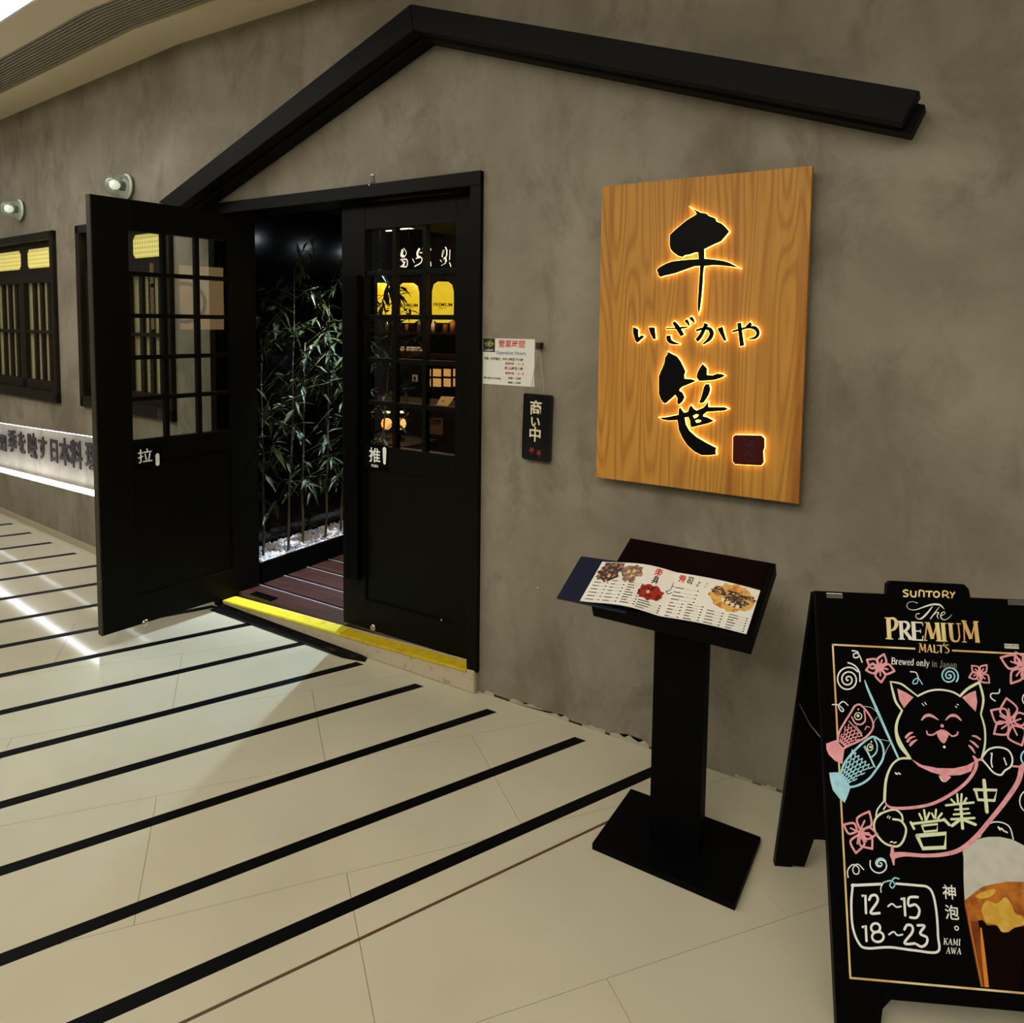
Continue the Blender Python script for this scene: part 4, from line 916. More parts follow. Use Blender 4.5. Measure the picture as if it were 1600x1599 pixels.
class PInk:
    def __init__(s, C, hf): s.C, s.hf, s.bm, s.k = C, hf, bmesh.new(), 0
    def P(s, u, v): a = bil(s.C, u, v); return FT.p(*a, s.hf(u)+.0006+s.k*1e-5)
    def quad(s, u0, v0, u1, v1): s.k = (s.k+1) % 40; s.bm.faces.new([s.bm.verts.new(s.P(*q)) for q in ((u0, v0), (u0, v1), (u1, v1), (u1, v0))])
    def seg(s, u0, v0, u1, v1, w):
        s.k = (s.k+1) % 40; du, dv = (u1-u0)*1.9, v1-v0; d = math.hypot(du, dv) or 1; nu, nv = -dv/d*w/2/1.9, du/d*w/2
        s.bm.faces.new([s.bm.verts.new(s.P(*q)) for q in ((u0+nu, v0+nv), (u0-nu, v0-nv), (u1-nu, v1-nv), (u1+nu, v1+nv))])
    def blob(s, u, v, ru, rv, seed, jag=.16, n=28):
        r = random.Random(seed); s.k = (s.k+1) % 40; c = s.bm.verts.new(s.P(u, v)); R_ = []
        for i in range(n):
            q = 1+r.uniform(-jag, jag); R_.append(s.bm.verts.new(s.P(u+ru*q*math.cos(6.2832*i/n), v+rv*q*math.sin(6.2832*i/n))))
        for i in range(n): s.bm.faces.new((c, R_[i], R_[(i+1) % n]))
    def glyph(s, u, v, sc_, strokes, w=.09):
        for (x0, y0, x1, y1) in strokes: s.seg(u+x0*sc_/1.9, v+y0*sc_, u+x1*sc_/1.9, v+y1*sc_, w*sc_)
    def done(s, name, m): return finish(name, s.bm, m, bk, kind='stuff' if name == 'print' else None)
SASHI = [(.1, .15, .9, .15), (.5, 0, .5, .95), (.15, .35, .15, .6), (.15, .35, .85, .35), (.5, .5, .1, .85), (.5, .5, .8, .8), (.85, .35, .85, .6)]
MI = [(.3, .0, .3, .6), (.3, .0, .75, .0), (.75, .0, .75, .95), (.3, .2, .75, .2), (.3, .4, .75, .4), (.05, .62, .95, .62), (.75, .55, .1, .95)]
SU = [(.1, .15, .9, .15), (.05, .35, .95, .35), (.5, 0, .2, .9), (.3, .55, .95, .55), (.75, .4, .75, .95), (.45, .7, .55, .8)]
SHI = [(.1, .05, .8, .05), (.8, .05, .8, .95), (.15, .3, .6, .3), (.2, .5, .55, .5), (.2, .5, .2, .8), (.2, .8, .55, .8), (.55, .5, .55, .8), (.8, .95, .65, .88)]
YO = [(.5, 0, .45, .6), (.45, .3, .8, .25), (.45, .6, .2, .75), (.2, .75, .4, .9), (.4, .9, .7, .75)]
pr_ = random.Random(5)
inkL = PInk(LC, hL); redL = PInk(LC, hL); greyL = PInk(LC, hL)
redL.glyph(.745, .03, .19, SASHI, .13); inkL.glyph(.75, .23, .17, MI, .13); inkL.glyph(.93, .25, .3, YO, .05)
def rows(b, g, u0, u1, v0, v1, n):
    for i in range(n):
        v = v0+(v1-v0)*i/max(1, n-1); u = u0; e = u0+(u1-u0)*pr_.uniform(.3, .6)
        while u < e: q = pr_.uniform(.006, .014); b.quad(u, v, min(u+q, e), v+.022); u += q+.004
        g.quad(e+.01, v+.014, u1-.03, v+.019); b.quad(u1-.022, v, u1, v+.02)
rows(inkL, greyL, .05, .24, .52, .93, 6); rows(inkL, greyL, .28, .46, .46, .93, 7); rows(inkL, greyL, .50, .68, .46, .92, 9); rows(inkL, greyL, .70, .97, .80, .95, 4)
inkL.done('print', M['ink']); redL.done('print', M['redink']); greyL.done('print', mat('grey_print', (.35, .33, .3), .6))
f1 = mat('dark_food_photo', (.05, .03, .028), .5, noise=((90, 90, 90), (.5, .25, .14), 4, .5, .62)); f2 = mat('green_brown_food_photo', (.14, .12, .07), .5, noise=((110, 110, 110), (.50, .28, .18), 4, .45, .6))
f3 = mat('red_food_photo', (.35, .015, .01), .5, noise=((80, 80, 80), (.08, .008, .006), 4, .5, .6)); f4 = mat('orange_splash_photo', (.72, .42, .10), .5, noise=((70, 70, 70), (.55, .16, .03), 4, .5, .6)); f5 = mat('roll_photo', (.03, .02, .015), .5, noise=((150, 150, 150), (.6, .35, .2), 3, .52, .58))
b = PInk(LC, hL); b.blob(.17, .30, .15, .20, 1); b.quad(.06, .02, .33, .24); b.done('food_photo', f1)
b = PInk(LC, hL); b.blob(.47, .24, .125, .22, 2, .25); b.done('food_photo', f2)
b = PInk(LC, hL); b.k = 10; b.blob(.80, .60, .15, .17, 3); b.done('food_photo', f3)
b = PInk(LC, hL); b.k = 20
for u, v, r in ((.43, .22, .025), (.50, .20, .025), (.49, .32, .02), (.77, .60, .02), (.17, .2, .02), (.20, .36, .02)): b.blob(u, v, r, r*1.9, 4, .05, 12)
b.done('food_photo', mat('pale_food_print', (.75, .45, .22), .5))
inkR = PInk(RC, hR); redR = PInk(RC, hR); greyR = PInk(RC, hR)
redR.glyph(.04, .04, .19, SU, .14); inkR.glyph(.15, .06, .17, SHI, .13); inkR.glyph(.27, .12, .14, YO, .09); inkR.glyph(.36, .1, .16, YO, .03)
rows(inkR, greyR, .05, .34, .34, .44, 2); rows(inkR, greyR, .05, .34, .52, .60, 2); rows(inkR, greyR, .05, .22, .68, .96, 5); rows(inkR, greyR, .27, .46, .66, .96, 6); rows(inkR, greyR, .51, .70, .70, .96, 5); rows(inkR, greyR, .76, .97, .68, .96, 6)
inkR.done('print', M['ink']); redR.done('print', M['redink']); greyR.done('print', bpy.data.materials['grey_print'])
b = PInk(RC, hR); b.blob(.72, .33, .25, .30, 5, .10, 40); b.done('food_photo', f4)
b = PInk(RC, hR); b.k = 12; b.blob(.72, .26, .24, .07, 6, .3); b.blob(.78, .40, .15, .13, 7, .2); b.blob(.55, .2, .06, .06, 8, .2); b.done('food_photo', f5)
b = PInk(RC, hR); b.k = 24
for u, v in ((.64, .42), (.70, .46), (.76, .48), (.82, .5)): b.blob(u, v, .022, .045, 9, .08, 10)
b.done('food_photo', M['bowl'])

# ---------------------------------------------------------------- A-frame board
Ff, Rf = fl(1308, 1612), fl(1208, 1347); e_ = V((-(Ff-Rf).y, (Ff-Rf).x, 0)).normalized(); nf = (Ff-Rf).normalized(); mid = (Ff+Rf)/2; H = .93
FA = Fr(Ff, e_, (mid+V((0, 0, H))-Ff))
AL = (mid+V((0, 0, H))-Ff).length
cA = FA.px(1457, 1010)[0]; WA = 2*cA
g0 = FA.px(1297, 1006); g1 = FA.px(1330, 1527); gx0 = (g0[0]+g1[0])/2; gz0, gz1 = g1[1]-.004, g0[1]
ab_ = empty('sandwich_board', (mid+e_*cA), 'black A-frame chalkboard with a drawn lucky cat and beer glass', 'sign')
fb = FA.px(1340, 1558)[1]; lw = FA.px(1378, 1560)[0]
# front panel with two feet cut out below and a tab on top
tb0 = FA.px(1386, 930); tb1 = FA.px(1391, 908); ty = tb1[1]
out_ = [(0, 0), (lw-.01, 0), (lw, fb-.02), (lw+.02, fb), (WA-lw-.02, fb), (WA-lw, fb-.02), (WA-lw+.01, 0), (WA, 0), (WA, AL)]
tx0 = tb0[0]; tx1 = 2*cA-tx0
out_ += [(tx1, AL), (tx1-.002, ty-.012), (tx1-.012, ty-.001), (tx0+.012, ty), (tx0+.003, ty-.008), (tx0, AL), (0, AL)]
shape('front_panel', FA, [out_], -.018, 0, M['board'], ab_)
FB = Fr(Rf-nf*.004+e_*WA, -e_, (mid-nf*.030+V((0, 0, H))-Rf))
bf = .12
shape('rear_panel', FB, [[(0, 0), (.06, 0), (.075, bf), (WA-.10, bf), (WA-.085, .01), (WA-.05, .012), (WA-.05, 0), (WA, 0), (WA, AL-.022), (0, AL-.022)]], -.020, -.002, M['board'], ab_)
for xx in (1304, 1588):
    a, b = FA.px(xx, 931 if xx < 1400 else 942, .002); fbox('hinge_clip', FA, (a-.020, b-.006, 0), (a+.020, b+.006, .003), M['steel'], ab_, .001)
cA0, cB0 = FA.p(.004, FA.px(1289, 1160)[1], -.004), FB.p(WA-.004, .60, -.01)
tube_o('stay_chain', [cA0, (cA0+cB0)/2-V((0, 0, .012)), cB0], .0012, M['dullsteel'], ab_, 5)
Z = .0008
C8 = (1200, 890, .25); C9 = (1200, 1200, .25); CP = (1340, 890, .1625); CL = (1280, 1010, .16265); CRt = (1440, 1000, .21277)
gw = .0042
gl = bmesh.new()
gx1 = 2*cA-gx0; m0 = FA.px(1340+553*.1625, 1013)[0]; m1 = FA.px(1340+908*.1625, 1016)[0]
for q in ((gx0, gz0, gx0+gw, gz1), (gx1-gw, gz0, gx1, gz1), (gx0, gz0, gx1, gz0+gw), (gx0, gz1-gw, m0, gz1), (m1, gz1-gw, gx1, gz1)): fbox(None, FA, (q[0], q[1], 0), (q[2], q[3], .0005), None, bm=gl)
finish('gold_border', gl, M['gold'], ab_)
# printed heading
k = Ink(FA, Z, CP); ks = Ink(FA, Z, CP)
L_ = lambda p, w_=8, i=None, sm=True, cap=False: (i or k).line(p, w_, sm=sm, cap=cap)
for p, w_ in (([(487, 205), (460, 198), (440, 212), (460, 228), (485, 240), (470, 260), (438, 256)], 15), ([(512, 203), (512, 240), (525, 260), (548, 262), (558, 255), (560, 207)], 15), ([(592, 264), (594, 207), (622, 205), (637, 218), (638, 266)], 15),
              ([(650, 211), (722, 213)], 14), ([(688, 213), (686, 268)], 16), ([(820, 272), (822, 211), (858, 213), (868, 230), (852, 246), (825, 246)], 14), ([(846, 246), (880, 276)], 14), ([(888, 214), (912, 244)], 14), ([(936, 216), (915, 244), (904, 277)], 14)): L_(p, w_, sm=len(p) > 3)
k.ring((758, 240), 27, 15)
for p, w_ in (([(575, 325), (530, 310), (485, 322), (475, 355), (500, 383), (560, 388), (640, 360), (720, 337), (790, 342), (832, 382)], [7, 5, 5, 6, 6, 8, 12, 17, 17, 5]), ([(718, 358), (670, 420), (620, 468), (585, 476), (560, 455), (567, 430), (592, 424)], [8, 16, 16, 9, 7, 7, 9]),
              ([(785, 362), (740, 420), (700, 475)], [4, 10, 10]), ([(715, 455), (755, 418), (778, 416), (765, 450), (778, 474)], [4, 7, 10, 10, 5]), ([(800, 448), (838, 428), (836, 408), (812, 418), (798, 452), (815, 480), (850, 482), (888, 455), (905, 434)], [4, 5, 6, 8, 10, 9, 6, 4, 3])): L_(p, w_, ks, cap=True)
def stems(i, *a):
    for x0, y0, x1, y1, w_ in a: i.line([(x0, y0), (x1, y1)], w_, sm=False, cap=False)
stems(k, (295, 467, 305, 665, 42), (260, 465, 335, 470, 10), (270, 664, 340, 669, 12)); L_([(295, 471), (350, 474), (374, 520), (352, 572), (310, 590)], [12, 26, 36, 26, 12])
stems(ks, (415, 500, 425, 670, 36), (385, 499, 440, 501, 10), (392, 669, 455, 672, 10), (450, 588, 515, 672, 32), (488, 670, 542, 675, 10)); L_([(415, 503), (470, 508), (490, 545), (465, 584), (430, 592)], [10, 24, 32, 22, 10], ks)  # R and E take the silver colour, imitating light reflected by the foil
stems(ks, (535, 505, 545, 675, 38), (515, 507, 625, 513, 13), (622, 510, 628, 542, 8), (545, 592, 605, 594, 12), (603, 575, 606, 612, 7), (520, 676, 626, 681, 13), (630, 638, 622, 684, 9))
stems(k, (668, 512, 647, 682, 13), (675, 512, 720, 668, 36), (765, 515, 722, 668, 13), (762, 515, 785, 686, 40), (645, 511, 692, 513, 10), (740, 515, 785, 517, 10), (630, 681, 670, 684, 10), (755, 685, 812, 689, 11))
stems(k, (820, 518, 834, 690, 38), (798, 517, 852, 520, 10), (805, 688, 864, 692, 10))
stems(k, (890, 520, 902, 645, 36), (967, 522, 980, 645, 13), (865, 519, 925, 523, 10), (945, 521, 992, 524, 10)); L_([(902, 640), (912, 680), (940, 692), (968, 682), (980, 640)], [36, 26, 18, 15, 13])
stems(k, (1020, 495, 1027, 697, 13), (1018, 495, 1090, 668, 36), (1130, 502, 1092, 668, 13), (1130, 502, 1153, 697, 40), (996, 494, 1045, 497, 10), (1115, 501, 1162, 504, 10), (1005, 697, 1048, 699, 10), (1128, 698, 1175, 700, 11))
stems(k, (603, 712, 594, 796, 7), (603, 712, 624, 782, 15), (646, 716, 626, 782, 7), (646, 716, 652, 798, 15), (588, 712, 610, 713, 6), (584, 795, 604, 796, 6), (692, 722, 670, 798, 7), (692, 722, 712, 799, 16), (678, 772, 704, 773, 6), (734, 724, 738, 799, 15), (728, 798, 774, 801, 7), (773, 782, 772, 801, 6),
      (762, 730, 836, 733, 8), (800, 732, 801, 802, 15), (832, 708, 826, 728, 10))
L_([(879, 732), (858, 724), (842, 742), (868, 764), (877, 786), (856, 803), (838, 793)], [7, 8, 11, 15, 12, 8, 7])
ks.done('heading_lettering', M['silver'], ab_); k.done('heading_lettering', M['gold'], ab_)
# a tiny serif stroke font for the small lines
SF = {'B': (.72, [(0, .16, [(.2, 0), (.2, 1)]), (0, .07, [(.05, 1), (.4, 1)]), (1, .12, [(.2, .98), (.55, .92), (.55, .6), (.2, .53)]), (1, .13, [(.2, .53), (.66, .45), (.64, .07), (.2, .02)]), (0, .07, [(.05, 0), (.4, 0)])]),
 'r': (.48, [(0, .15, [(.15, 0), (.15, .66)]), (0, .06, [(0, .64), (.18, .66)]), (0, .06, [(.02, .02), (.3, .02)]), (1, .1, [(.15, .45), (.3, .64), (.44, .6)])]),
 'e': (.52, [(1, .1, [(.08, .36), (.44, .38), (.38, .62), (.2, .64), (.06, .35), (.14, .05), (.34, .02), (.46, .14)])]),
 'w': (.76, [(0, .14, [(.08, .64), (.24, .0)]), (0, .06, [(.24, 0), (.4, .6)]), (0, .14, [(.38, .62), (.52, 0)]), (0, .06, [(.52, 0), (.68, .64)]), (0, .06, [(0, .65), (.2, .65)]), (0, .06, [(.58, .65), (.76, .65)])]),
 'd': (.6, [(1, .11, [(.42, .58), (.22, .65), (.07, .33), (.2, .02), (.42, .08)]), (0, .15, [(.45, 0), (.45, 1)]), (0, .06, [(.3, .98), (.47, 1)])]),
 'o': (.56, [(1, .12, [(.27, .65), (.06, .33), (.27, .01), (.48, .33), (.27, .65)])]),
 'n': (.62, [(0, .15, [(.15, 0), (.15, .66)]), (1, .11, [(.15, .5), (.32, .66), (.46, .5), (.47, .02)]), (0, .06, [(0, .64), (.18, .66)]), (0, .06, [(.02, .02), (.28, .02)]), (0, .06, [(.36, .02), (.6, .02)])]),
 'l': (.32, [(0, .15, [(.15, 0), (.15, 1)]), (0, .06, [(0, .98), (.16, 1)]), (0, .06, [(.02, .02), (.3, .02)])]),
 'y': (.56, [(0, .13, [(.08, .64), (.28, .04)]), (1, .07, [(.48, .64), (.24, -.15), (.06, -.28)]), (0, .06, [(0, .65), (.2, .65)]), (0, .06, [(.38, .65), (.56, .65)])]),
 'i': (.32, [(0, .15, [(.15, 0), (.15, .66)]), (0, .15, [(.15, .84), (.15, .97)]), (0, .06, [(0, .64), (.16, .66)]), (0, .06, [(.02, .02), (.3, .02)])]),
 'J': (.5, [(1, .13, [(.3, 1), (.3, .15), (.18, -.05), (.02, .08)]), (0, .06, [(.12, 1), (.46, 1)])]),
 'a': (.54, [(1, .1, [(.08, .52), (.24, .65), (.38, .5), (.4, .02)]), (1, .1, [(.4, .36), (.12, .28), (.08, .08), (.24, 0), (.4, .12)])]),
 'p': (.6, [(0, .15, [(.15, -.3), (.15, .66)]), (1, .11, [(.15, .55), (.36, .65), (.52, .33), (.38, .02), (.15, .08)]), (0, .06, [(.02, -.3), (.28, -.3)])]),
 'K': (.74, [(0, .16, [(.18, 0), (.18, 1)]), (0, .06, [(.62, .98), (.2, .4)]), (0, .15, [(.34, .55), (.66, 0)]), (0, .06, [(.03, 1), (.33, 1)]), (0, .06, [(.03, 0), (.33, 0)]), (0, .06, [(.5, 1), (.74, 1)]), (0, .06, [(.5, 0), (.78, 0)])]),
 'A': (.74, [(0, .06, [(.08, 0), (.36, 1)]), (0, .16, [(.36, 1), (.62, 0)]), (0, .06, [(.2, .34), (.52, .34)]), (0, .06, [(0, 0), (.2, 0)]), (0, .06, [(.48, 0), (.76, 0)])]),
 'M': (.9, [(0, .06, [(.14, 0), (.16, 1)]), (0, .16, [(.16, 1), (.44, .1)]), (0, .06, [(.44, .1), (.72, 1)]), (0, .16, [(.72, 1), (.74, 0)]), (0, .06, [(.02, 0), (.28, 0)]), (0, .06, [(.6, 0), (.9, 0)])]),
 'I': (.36, [(0, .16, [(.18, 0), (.18, 1)]), (0, .06, [(.03, 1), (.33, 1)]), (0, .06, [(.03, 0), (.33, 0)])]),
 'W': (.96, [(0, .15, [(.1, 1), (.3, 0)]), (0, .06, [(.3, 0), (.48, .9)]), (0, .15, [(.46, .95), (.66, 0)]), (0, .06, [(.66, 0), (.86, 1)]), (0, .06, [(0, 1), (.22, 1)]), (0, .06, [(.74, 1), (.96, 1)])]), ' ': (.32, [])}
def serif(i, s, x, y, h, dirx, sx=1):
    """x,y: baseline start in source coordinates; dirx: unit baseline direction"""
    for ch in s:
        wdt, st_ = SF[ch]
        for sm, w_, pts in st_:
            i.line([(x+(a*sx)*h*dirx[0]+b*h*dirx[1]*1, y+a*sx*h*dirx[1]-b*h) for a, b in pts], w_*h*.95, sm=bool(sm), cap=False)
        x += wdt*h*sx*dirx[0]*1.04; y += wdt*h*sx*dirx[1]*1.04
    return x, y
i = Ink(FA, Z, CP); dxy = (.998, .062)
x_, y_ = serif(i, 'Brewed only ', 318, 910, 62, dxy, .97); i.done('tagline_lettering', M['chalkw'], ab_)
i = Ink(FA, Z, CP); serif(i, 'in Japan', x_, y_, 60, dxy, .97); i.done('tagline_lettering', mat('faded_print', (.26, .25, .22), .7), ab_)
i = Ink(FA, Z, C9); serif(i, 'KAMI', 1095, 1104, 38, (.998, .06)); serif(i, 'AWA', 1112, 1160, 38, (.998, .06)); i.done('small_lettering', M['chalkw'], ab_)
for ch, x, y, s_ in (('神', 1135, 785, .032), ('泡', 1150, 912, .032), ('。', 1205, 985, .032)):
    text('character', ch, s_, FA, FA.px(1200+x*.25, 1200+y*.25, Z), Z, M['chalkw'], ab_, 'CENTER', .0003, .0002)
a, b = FA.px(1340+1482*.1625, 890+740*.1625, .001); stk = fbox('sticker', FA, (a-.0165, b-.0055, 0), (a+.0165, b+.0055, .0006), M['paper'], ab_)
text('sticker_text', '請勿觸摸', .008, FA, (a, b), .0008, mat('tan_print', (.35, .28, .2), .7), stk, 'CENTER', .0001, .0001)
# the cat
g = Ink(FA, Z, C8); p_ = Ink(FA, Z, C8); wv = Ink(FA, Z, C8); bv = Ink(FA, Z, C8)
for pts, w_ in (([(765, 702), (782, 770), (800, 830), (838, 882)], [8, 15, 15, 12]), ([(838, 882), (808, 950), (802, 1020), (830, 1100), (890, 1182)], [12, 16, 20, 30, 14]), ([(765, 702), (830, 715), (880, 750), (935, 792)], [8, 12, 11, 8]),
                ([(1200, 792), (1250, 745), (1322, 705)], [14, 16, 16]), ([(1320, 705), (1346, 810), (1330, 905)], [14, 15, 10]), ([(1330, 905), (1354, 990), (1356, 1090), (1335, 1190)], [10, 12, 12, 14]),
                ([(885, 1180), (820, 1186), (770, 1230), (737, 1320), (728, 1445)], [16, 12, 12, 16, 18])): g.line(pts, w_)
for pts, w_ in (([(935, 792), (1000, 762), (1070, 752), (1150, 765), (1200, 792)], 11), ([(728, 1445), (685, 1500), (675, 1545)], 9), ([(962, 838), (975, 852)], 5), ([(980, 832), (990, 845)], 6), ([(1172, 856), (1178, 862)], 7), ([(1182, 843), (1190, 848)], 6), ([(795, 1272), (805, 1276)], 8), ([(815, 1272), (824, 1278)], 8), ([(735, 1480), (722, 1500)], 8), ([(1420, 823), (1392, 800), (1398, 776), (1440, 774), (1448, 750)], 8),
                ([(1345, 1165), (1380, 1125), (1440, 1112), (1500, 1130), (1527, 1180), (1518, 1230), (1480, 1258), (1455, 1285), (1410, 1270), (1370, 1225), (1340, 1190)], 11), ([(1400, 1150), (1395, 1200), (1402, 1235)], 9), ([(1475, 1180), (1490, 1222)], 9), ([(1392, 1150), (1400, 1152)], 7),
                ([(526, 508), (560, 516), (566, 545), (540, 552), (535, 530), (565, 528), (588, 580)], 8), ([(890, 640), (925, 645), (940, 680)], 7), ([(402, 845), (440, 848), (472, 878), (458, 887), (440, 852), (470, 826), (500, 850)], 7)): wv.line(pts, w_, sm=len(pts) > 2)
wv.dot((1102, 1110), 9)
for f in ([(808, 745), (860, 768), (910, 800), (880, 830), (850, 868), (820, 815)], [(1213, 800), (1260, 772), (1298, 758), (1308, 830), (1298, 890), (1250, 840)]): p_.fill(f, False)
p_.fill([(1055, 1020), (1088, 1003), (1128, 1022), (1120, 1058), (1100, 1088), (1072, 1065)])
for pts, w_ in (([(960, 942), (985, 916), (1020, 914), (1064, 940)], [8, 18, 18, 6]), ([(1110, 942), (1140, 915), (1175, 916), (1208, 944)], [6, 16, 18, 8]), ([(992, 1012), (1000, 1032), (1030, 1034), (1060, 1016), (1088, 1006), (1120, 1018), (1150, 1042), (1180, 1034), (1186, 1018)], 10),
                ([(862, 1050), (885, 1026), (905, 1020)], [16, 14, 6]), ([(872, 1075), (893, 1052), (920, 1045)], [16, 12, 5]), ([(888, 1100), (903, 1082), (932, 1064)], [14, 18, 5]), ([(1275, 1040), (1300, 1045), (1326, 1062)], [6, 14, 10]), ([(1262, 1070), (1285, 1085), (1312, 1110)], [6, 14, 12]), ([(1256, 1102), (1275, 1120), (1293, 1148)], [10, 16, 8]),
                ([(730, 1450), (760, 1485), (850, 1493), (1000, 1473), (1120, 1420), (1230, 1340), (1290, 1260), (1302, 1200), (1285, 1170)], [8, 14, 18, 18, 19, 19, 20, 22, 14]), ([(1302, 1195), (1335, 1185)], 14), ([(1530, 1230), (1600, 1236)], 12)): p_.line(pts, w_)
p_.dot((1088, 978), 11)
p_.fill([(895, 1185), (960, 1222), (1060, 1242), (1160, 1244), (1240, 1226), (1292, 1198), (1270, 1262), (1200, 1286), (1100, 1290), (1020, 1268), (940, 1230)], False)
p_.dot((1105, 1296), 28)
g.line([(1072, 1290), (1085, 1318), (1110, 1324), (1138, 1298)], 8)
def spiral(i, c, R, turns, w_, ph=0, sy=1.0):
    n = int(turns*14); i.line([(c[0]+R*(j/n)*math.cos(ph+turns*6.2832*j/n), c[1]+sy*R*(j/n)*math.sin(ph+turns*6.2832*j/n)) for j in range(2, n+1)], w_)
def flower(i, c, tips, w_, fat=.34):
    for tx, ty_ in tips:
        dx, dy = tx-c[0], ty_-c[1]; nx, ny = -dy*fat, dx*fat; b0 = (c[0]+dx*.12, c[1]+dy*.12)
        i.line([b0, (c[0]+dx*.5+nx, c[1]+dy*.5+ny), (tx, ty_)], w_); i.line([b0, (c[0]+dx*.5-nx, c[1]+dy*.5-ny), (tx, ty_)], w_)
        i.line([c, (c[0]+dx*.55, c[1]+dy*.55)], w_*.8)
spiral(wv, (500, 688), 76, 2.8, 9, .6, 1.05); wv.line([(575, 700), (570, 640), (540, 600), (500, 583)], 9)
spiral(bv, (1133, 665), 58, 2.6, 9, 3.2)
bv.line([(940, 680), (930, 712), (905, 712), (915, 690), (940, 682), (965, 718)], 7)
flower(p_, (697, 612), [(725, 530), (790, 635), (707, 706), (612, 630), (618, 565)], 13)
p_.tr = CRt
flower(p_, (425, 248), [(368, 190), (478, 185), (497, 316), (425, 305), (348, 276)], 12)
flower(p_, (745, 195), [(580, 130), (690, 92), (655, 320), (790, 310), (800, 100)], 16, .3)
flower(p_, (655, 605), [(622, 428), (508, 518), (530, 690), (735, 775), (785, 560)], 15, .36)
wv.tr = CRt; wv.ring((790, 435), 50, 9); wv.ring((795, 1185), 75, 9, 85); bv.tr = CRt; bv.ring((790, 865), 60, 12)
# lower half drawn in the other crop
g.tr = C9; p_.tr = C9; wv.tr = C9; bv.tr = C9
for pts, w_ in (([(678, 310), (720, 280), (790, 262), (832, 290), (842, 330)], 12), ([(782, 322), (830, 332), (862, 380), (852, 440), (825, 482), (790, 492), (730, 472), (682, 422), (662, 370), (672, 320), (705, 285)], 13), ([(1325, 430), (1345, 385)], 8)): g.line(pts, w_)
def K(strokes):
    for pts, w_ in strokes: g.line(pts, w_, sm=False)
K([([(1290, 137), (1430, 140), (1415, 205), (1312, 200), (1297, 140)], 18), ([(1350, 80), (1368, 275)], 23)])
K([([(1182, 165), (1188, 225)], 13), ([(1210, 165), (1206, 225)], 13), ([(1145, 198), (1168, 222)], 13), ([(1240, 190), (1222, 222)], 13), ([(1112, 235), (1285, 217)], 13), ([(1168, 262), (1252, 256)], 11), ([(1160, 292), (1260, 284)], 12), ([(1145, 322), (1290, 314)], 14), ([(1204, 235), (1216, 378)], 19), ([(1198, 325), (1150, 362)], 18), ([(1222, 325), (1296, 355)], 18)])
K([([(975, 265), (985, 330)], 13), ([(945, 288), (962, 322)], 13), ([(1008, 282), (988, 328)], 13), ([(1050, 262), (1044, 315)], 13), ([(1024, 285), (1036, 312)], 12), ([(1086, 285), (1060, 318)], 13), ([(892, 342), (912, 380)], 16), ([(900, 350), (1100, 326)], 15), ([(1100, 322), (1132, 356)], 18), ([(962, 362), (1060, 352), (1056, 392), (975, 400), (962, 362)], 13), ([(932, 425), (1112, 410), (1106, 498), (968, 504), (932, 425)], 24)])
for pts, w_ in (([(1600, -10), (1585, 0), (1560, 90), (1480, 210), (1400, 310), (1300, 430), (1200, 510), (1100, 540), (980, 548), (850, 540), (780, 548)], [30, 34, 30, 28, 26, 28, 26, 24, 22, 26, 40]), ([(775, 490), (778, 548), (785, 605)], [14, 26, 10])): p_.line(pts, w_)
flower(p_, (568, 402), [(632, 272), (472, 355), (548, 532), (650, 505), (680, 412)], 13)
for pts, w_ in (([(1320, 435), (1350, 375), (1400, 342), (1460, 342), (1510, 372), (1532, 445)], 8), ([(1440, 372), (1450, 386)], 12), ([(1458, 378), (1474, 395)], 10), ([(1482, 398), (1494, 404)], 10), ([(745, 312), (752, 300)], 6), ([(758, 318), (764, 306)], 6), ([(765, 465), (778, 462)], 8), ([(785, 470), (800, 466)], 8),
                ([(500, 685), (498, 640), (530, 605), (565, 625), (565, 660), (540, 662), (530, 630), (560, 602), (598, 637)], 7), ([(706, 778), (704, 750), (720, 718)], 7),
                ([(530, 730), (520, 850), (530, 1000), (570, 1100), (620, 1128), (760, 1122), (920, 1142), (1060, 1150), (1062, 1050), (1052, 900), (1030, 790), (995, 745), (930, 735), (802, 724)], 14), ([(525, 735), (705, 727)], 16),
                ([(590, 800), (608, 795), (612, 908)], 15), ([(632, 825), (645, 800), (675, 798), (684, 835), (640, 906), (696, 908)], 15), ([(750, 866), (775, 850), (802, 870), (830, 866)], 10), ([(834, 820), (850, 810), (857, 922)], 15), ([(935, 808), (882, 812), (880, 862), (920, 855), (946, 890), (930, 935), (888, 935)], 15),
                ([(592, 995), (610, 985), (615, 1082)], 15), ([(755, 1042), (785, 1025), (808, 1046), (840, 1042)], 10), ([(852, 1010), (870, 982), (900, 990), (900, 1030), (852, 1096), (918, 1098)], 15), ([(935, 985), (978, 988), (950, 1035), (992, 1060), (990, 1098), (960, 1118), (930, 1104)], 15)): wv.line(pts, w_, sm=len(pts) > 3)
wv.ring((672, 1000), 28, 14); wv.ring((686, 1056), 36, 14, 32)
spiral(wv, (700, 605), 66, 1.4, 8, 1.0); spiral(bv, (700, 600), 38, 1.3, 10, 4)
bv.line([(720, 718), (770, 705), (792, 730), (778, 752), (762, 732), (788, 690), (818, 695)], 8)
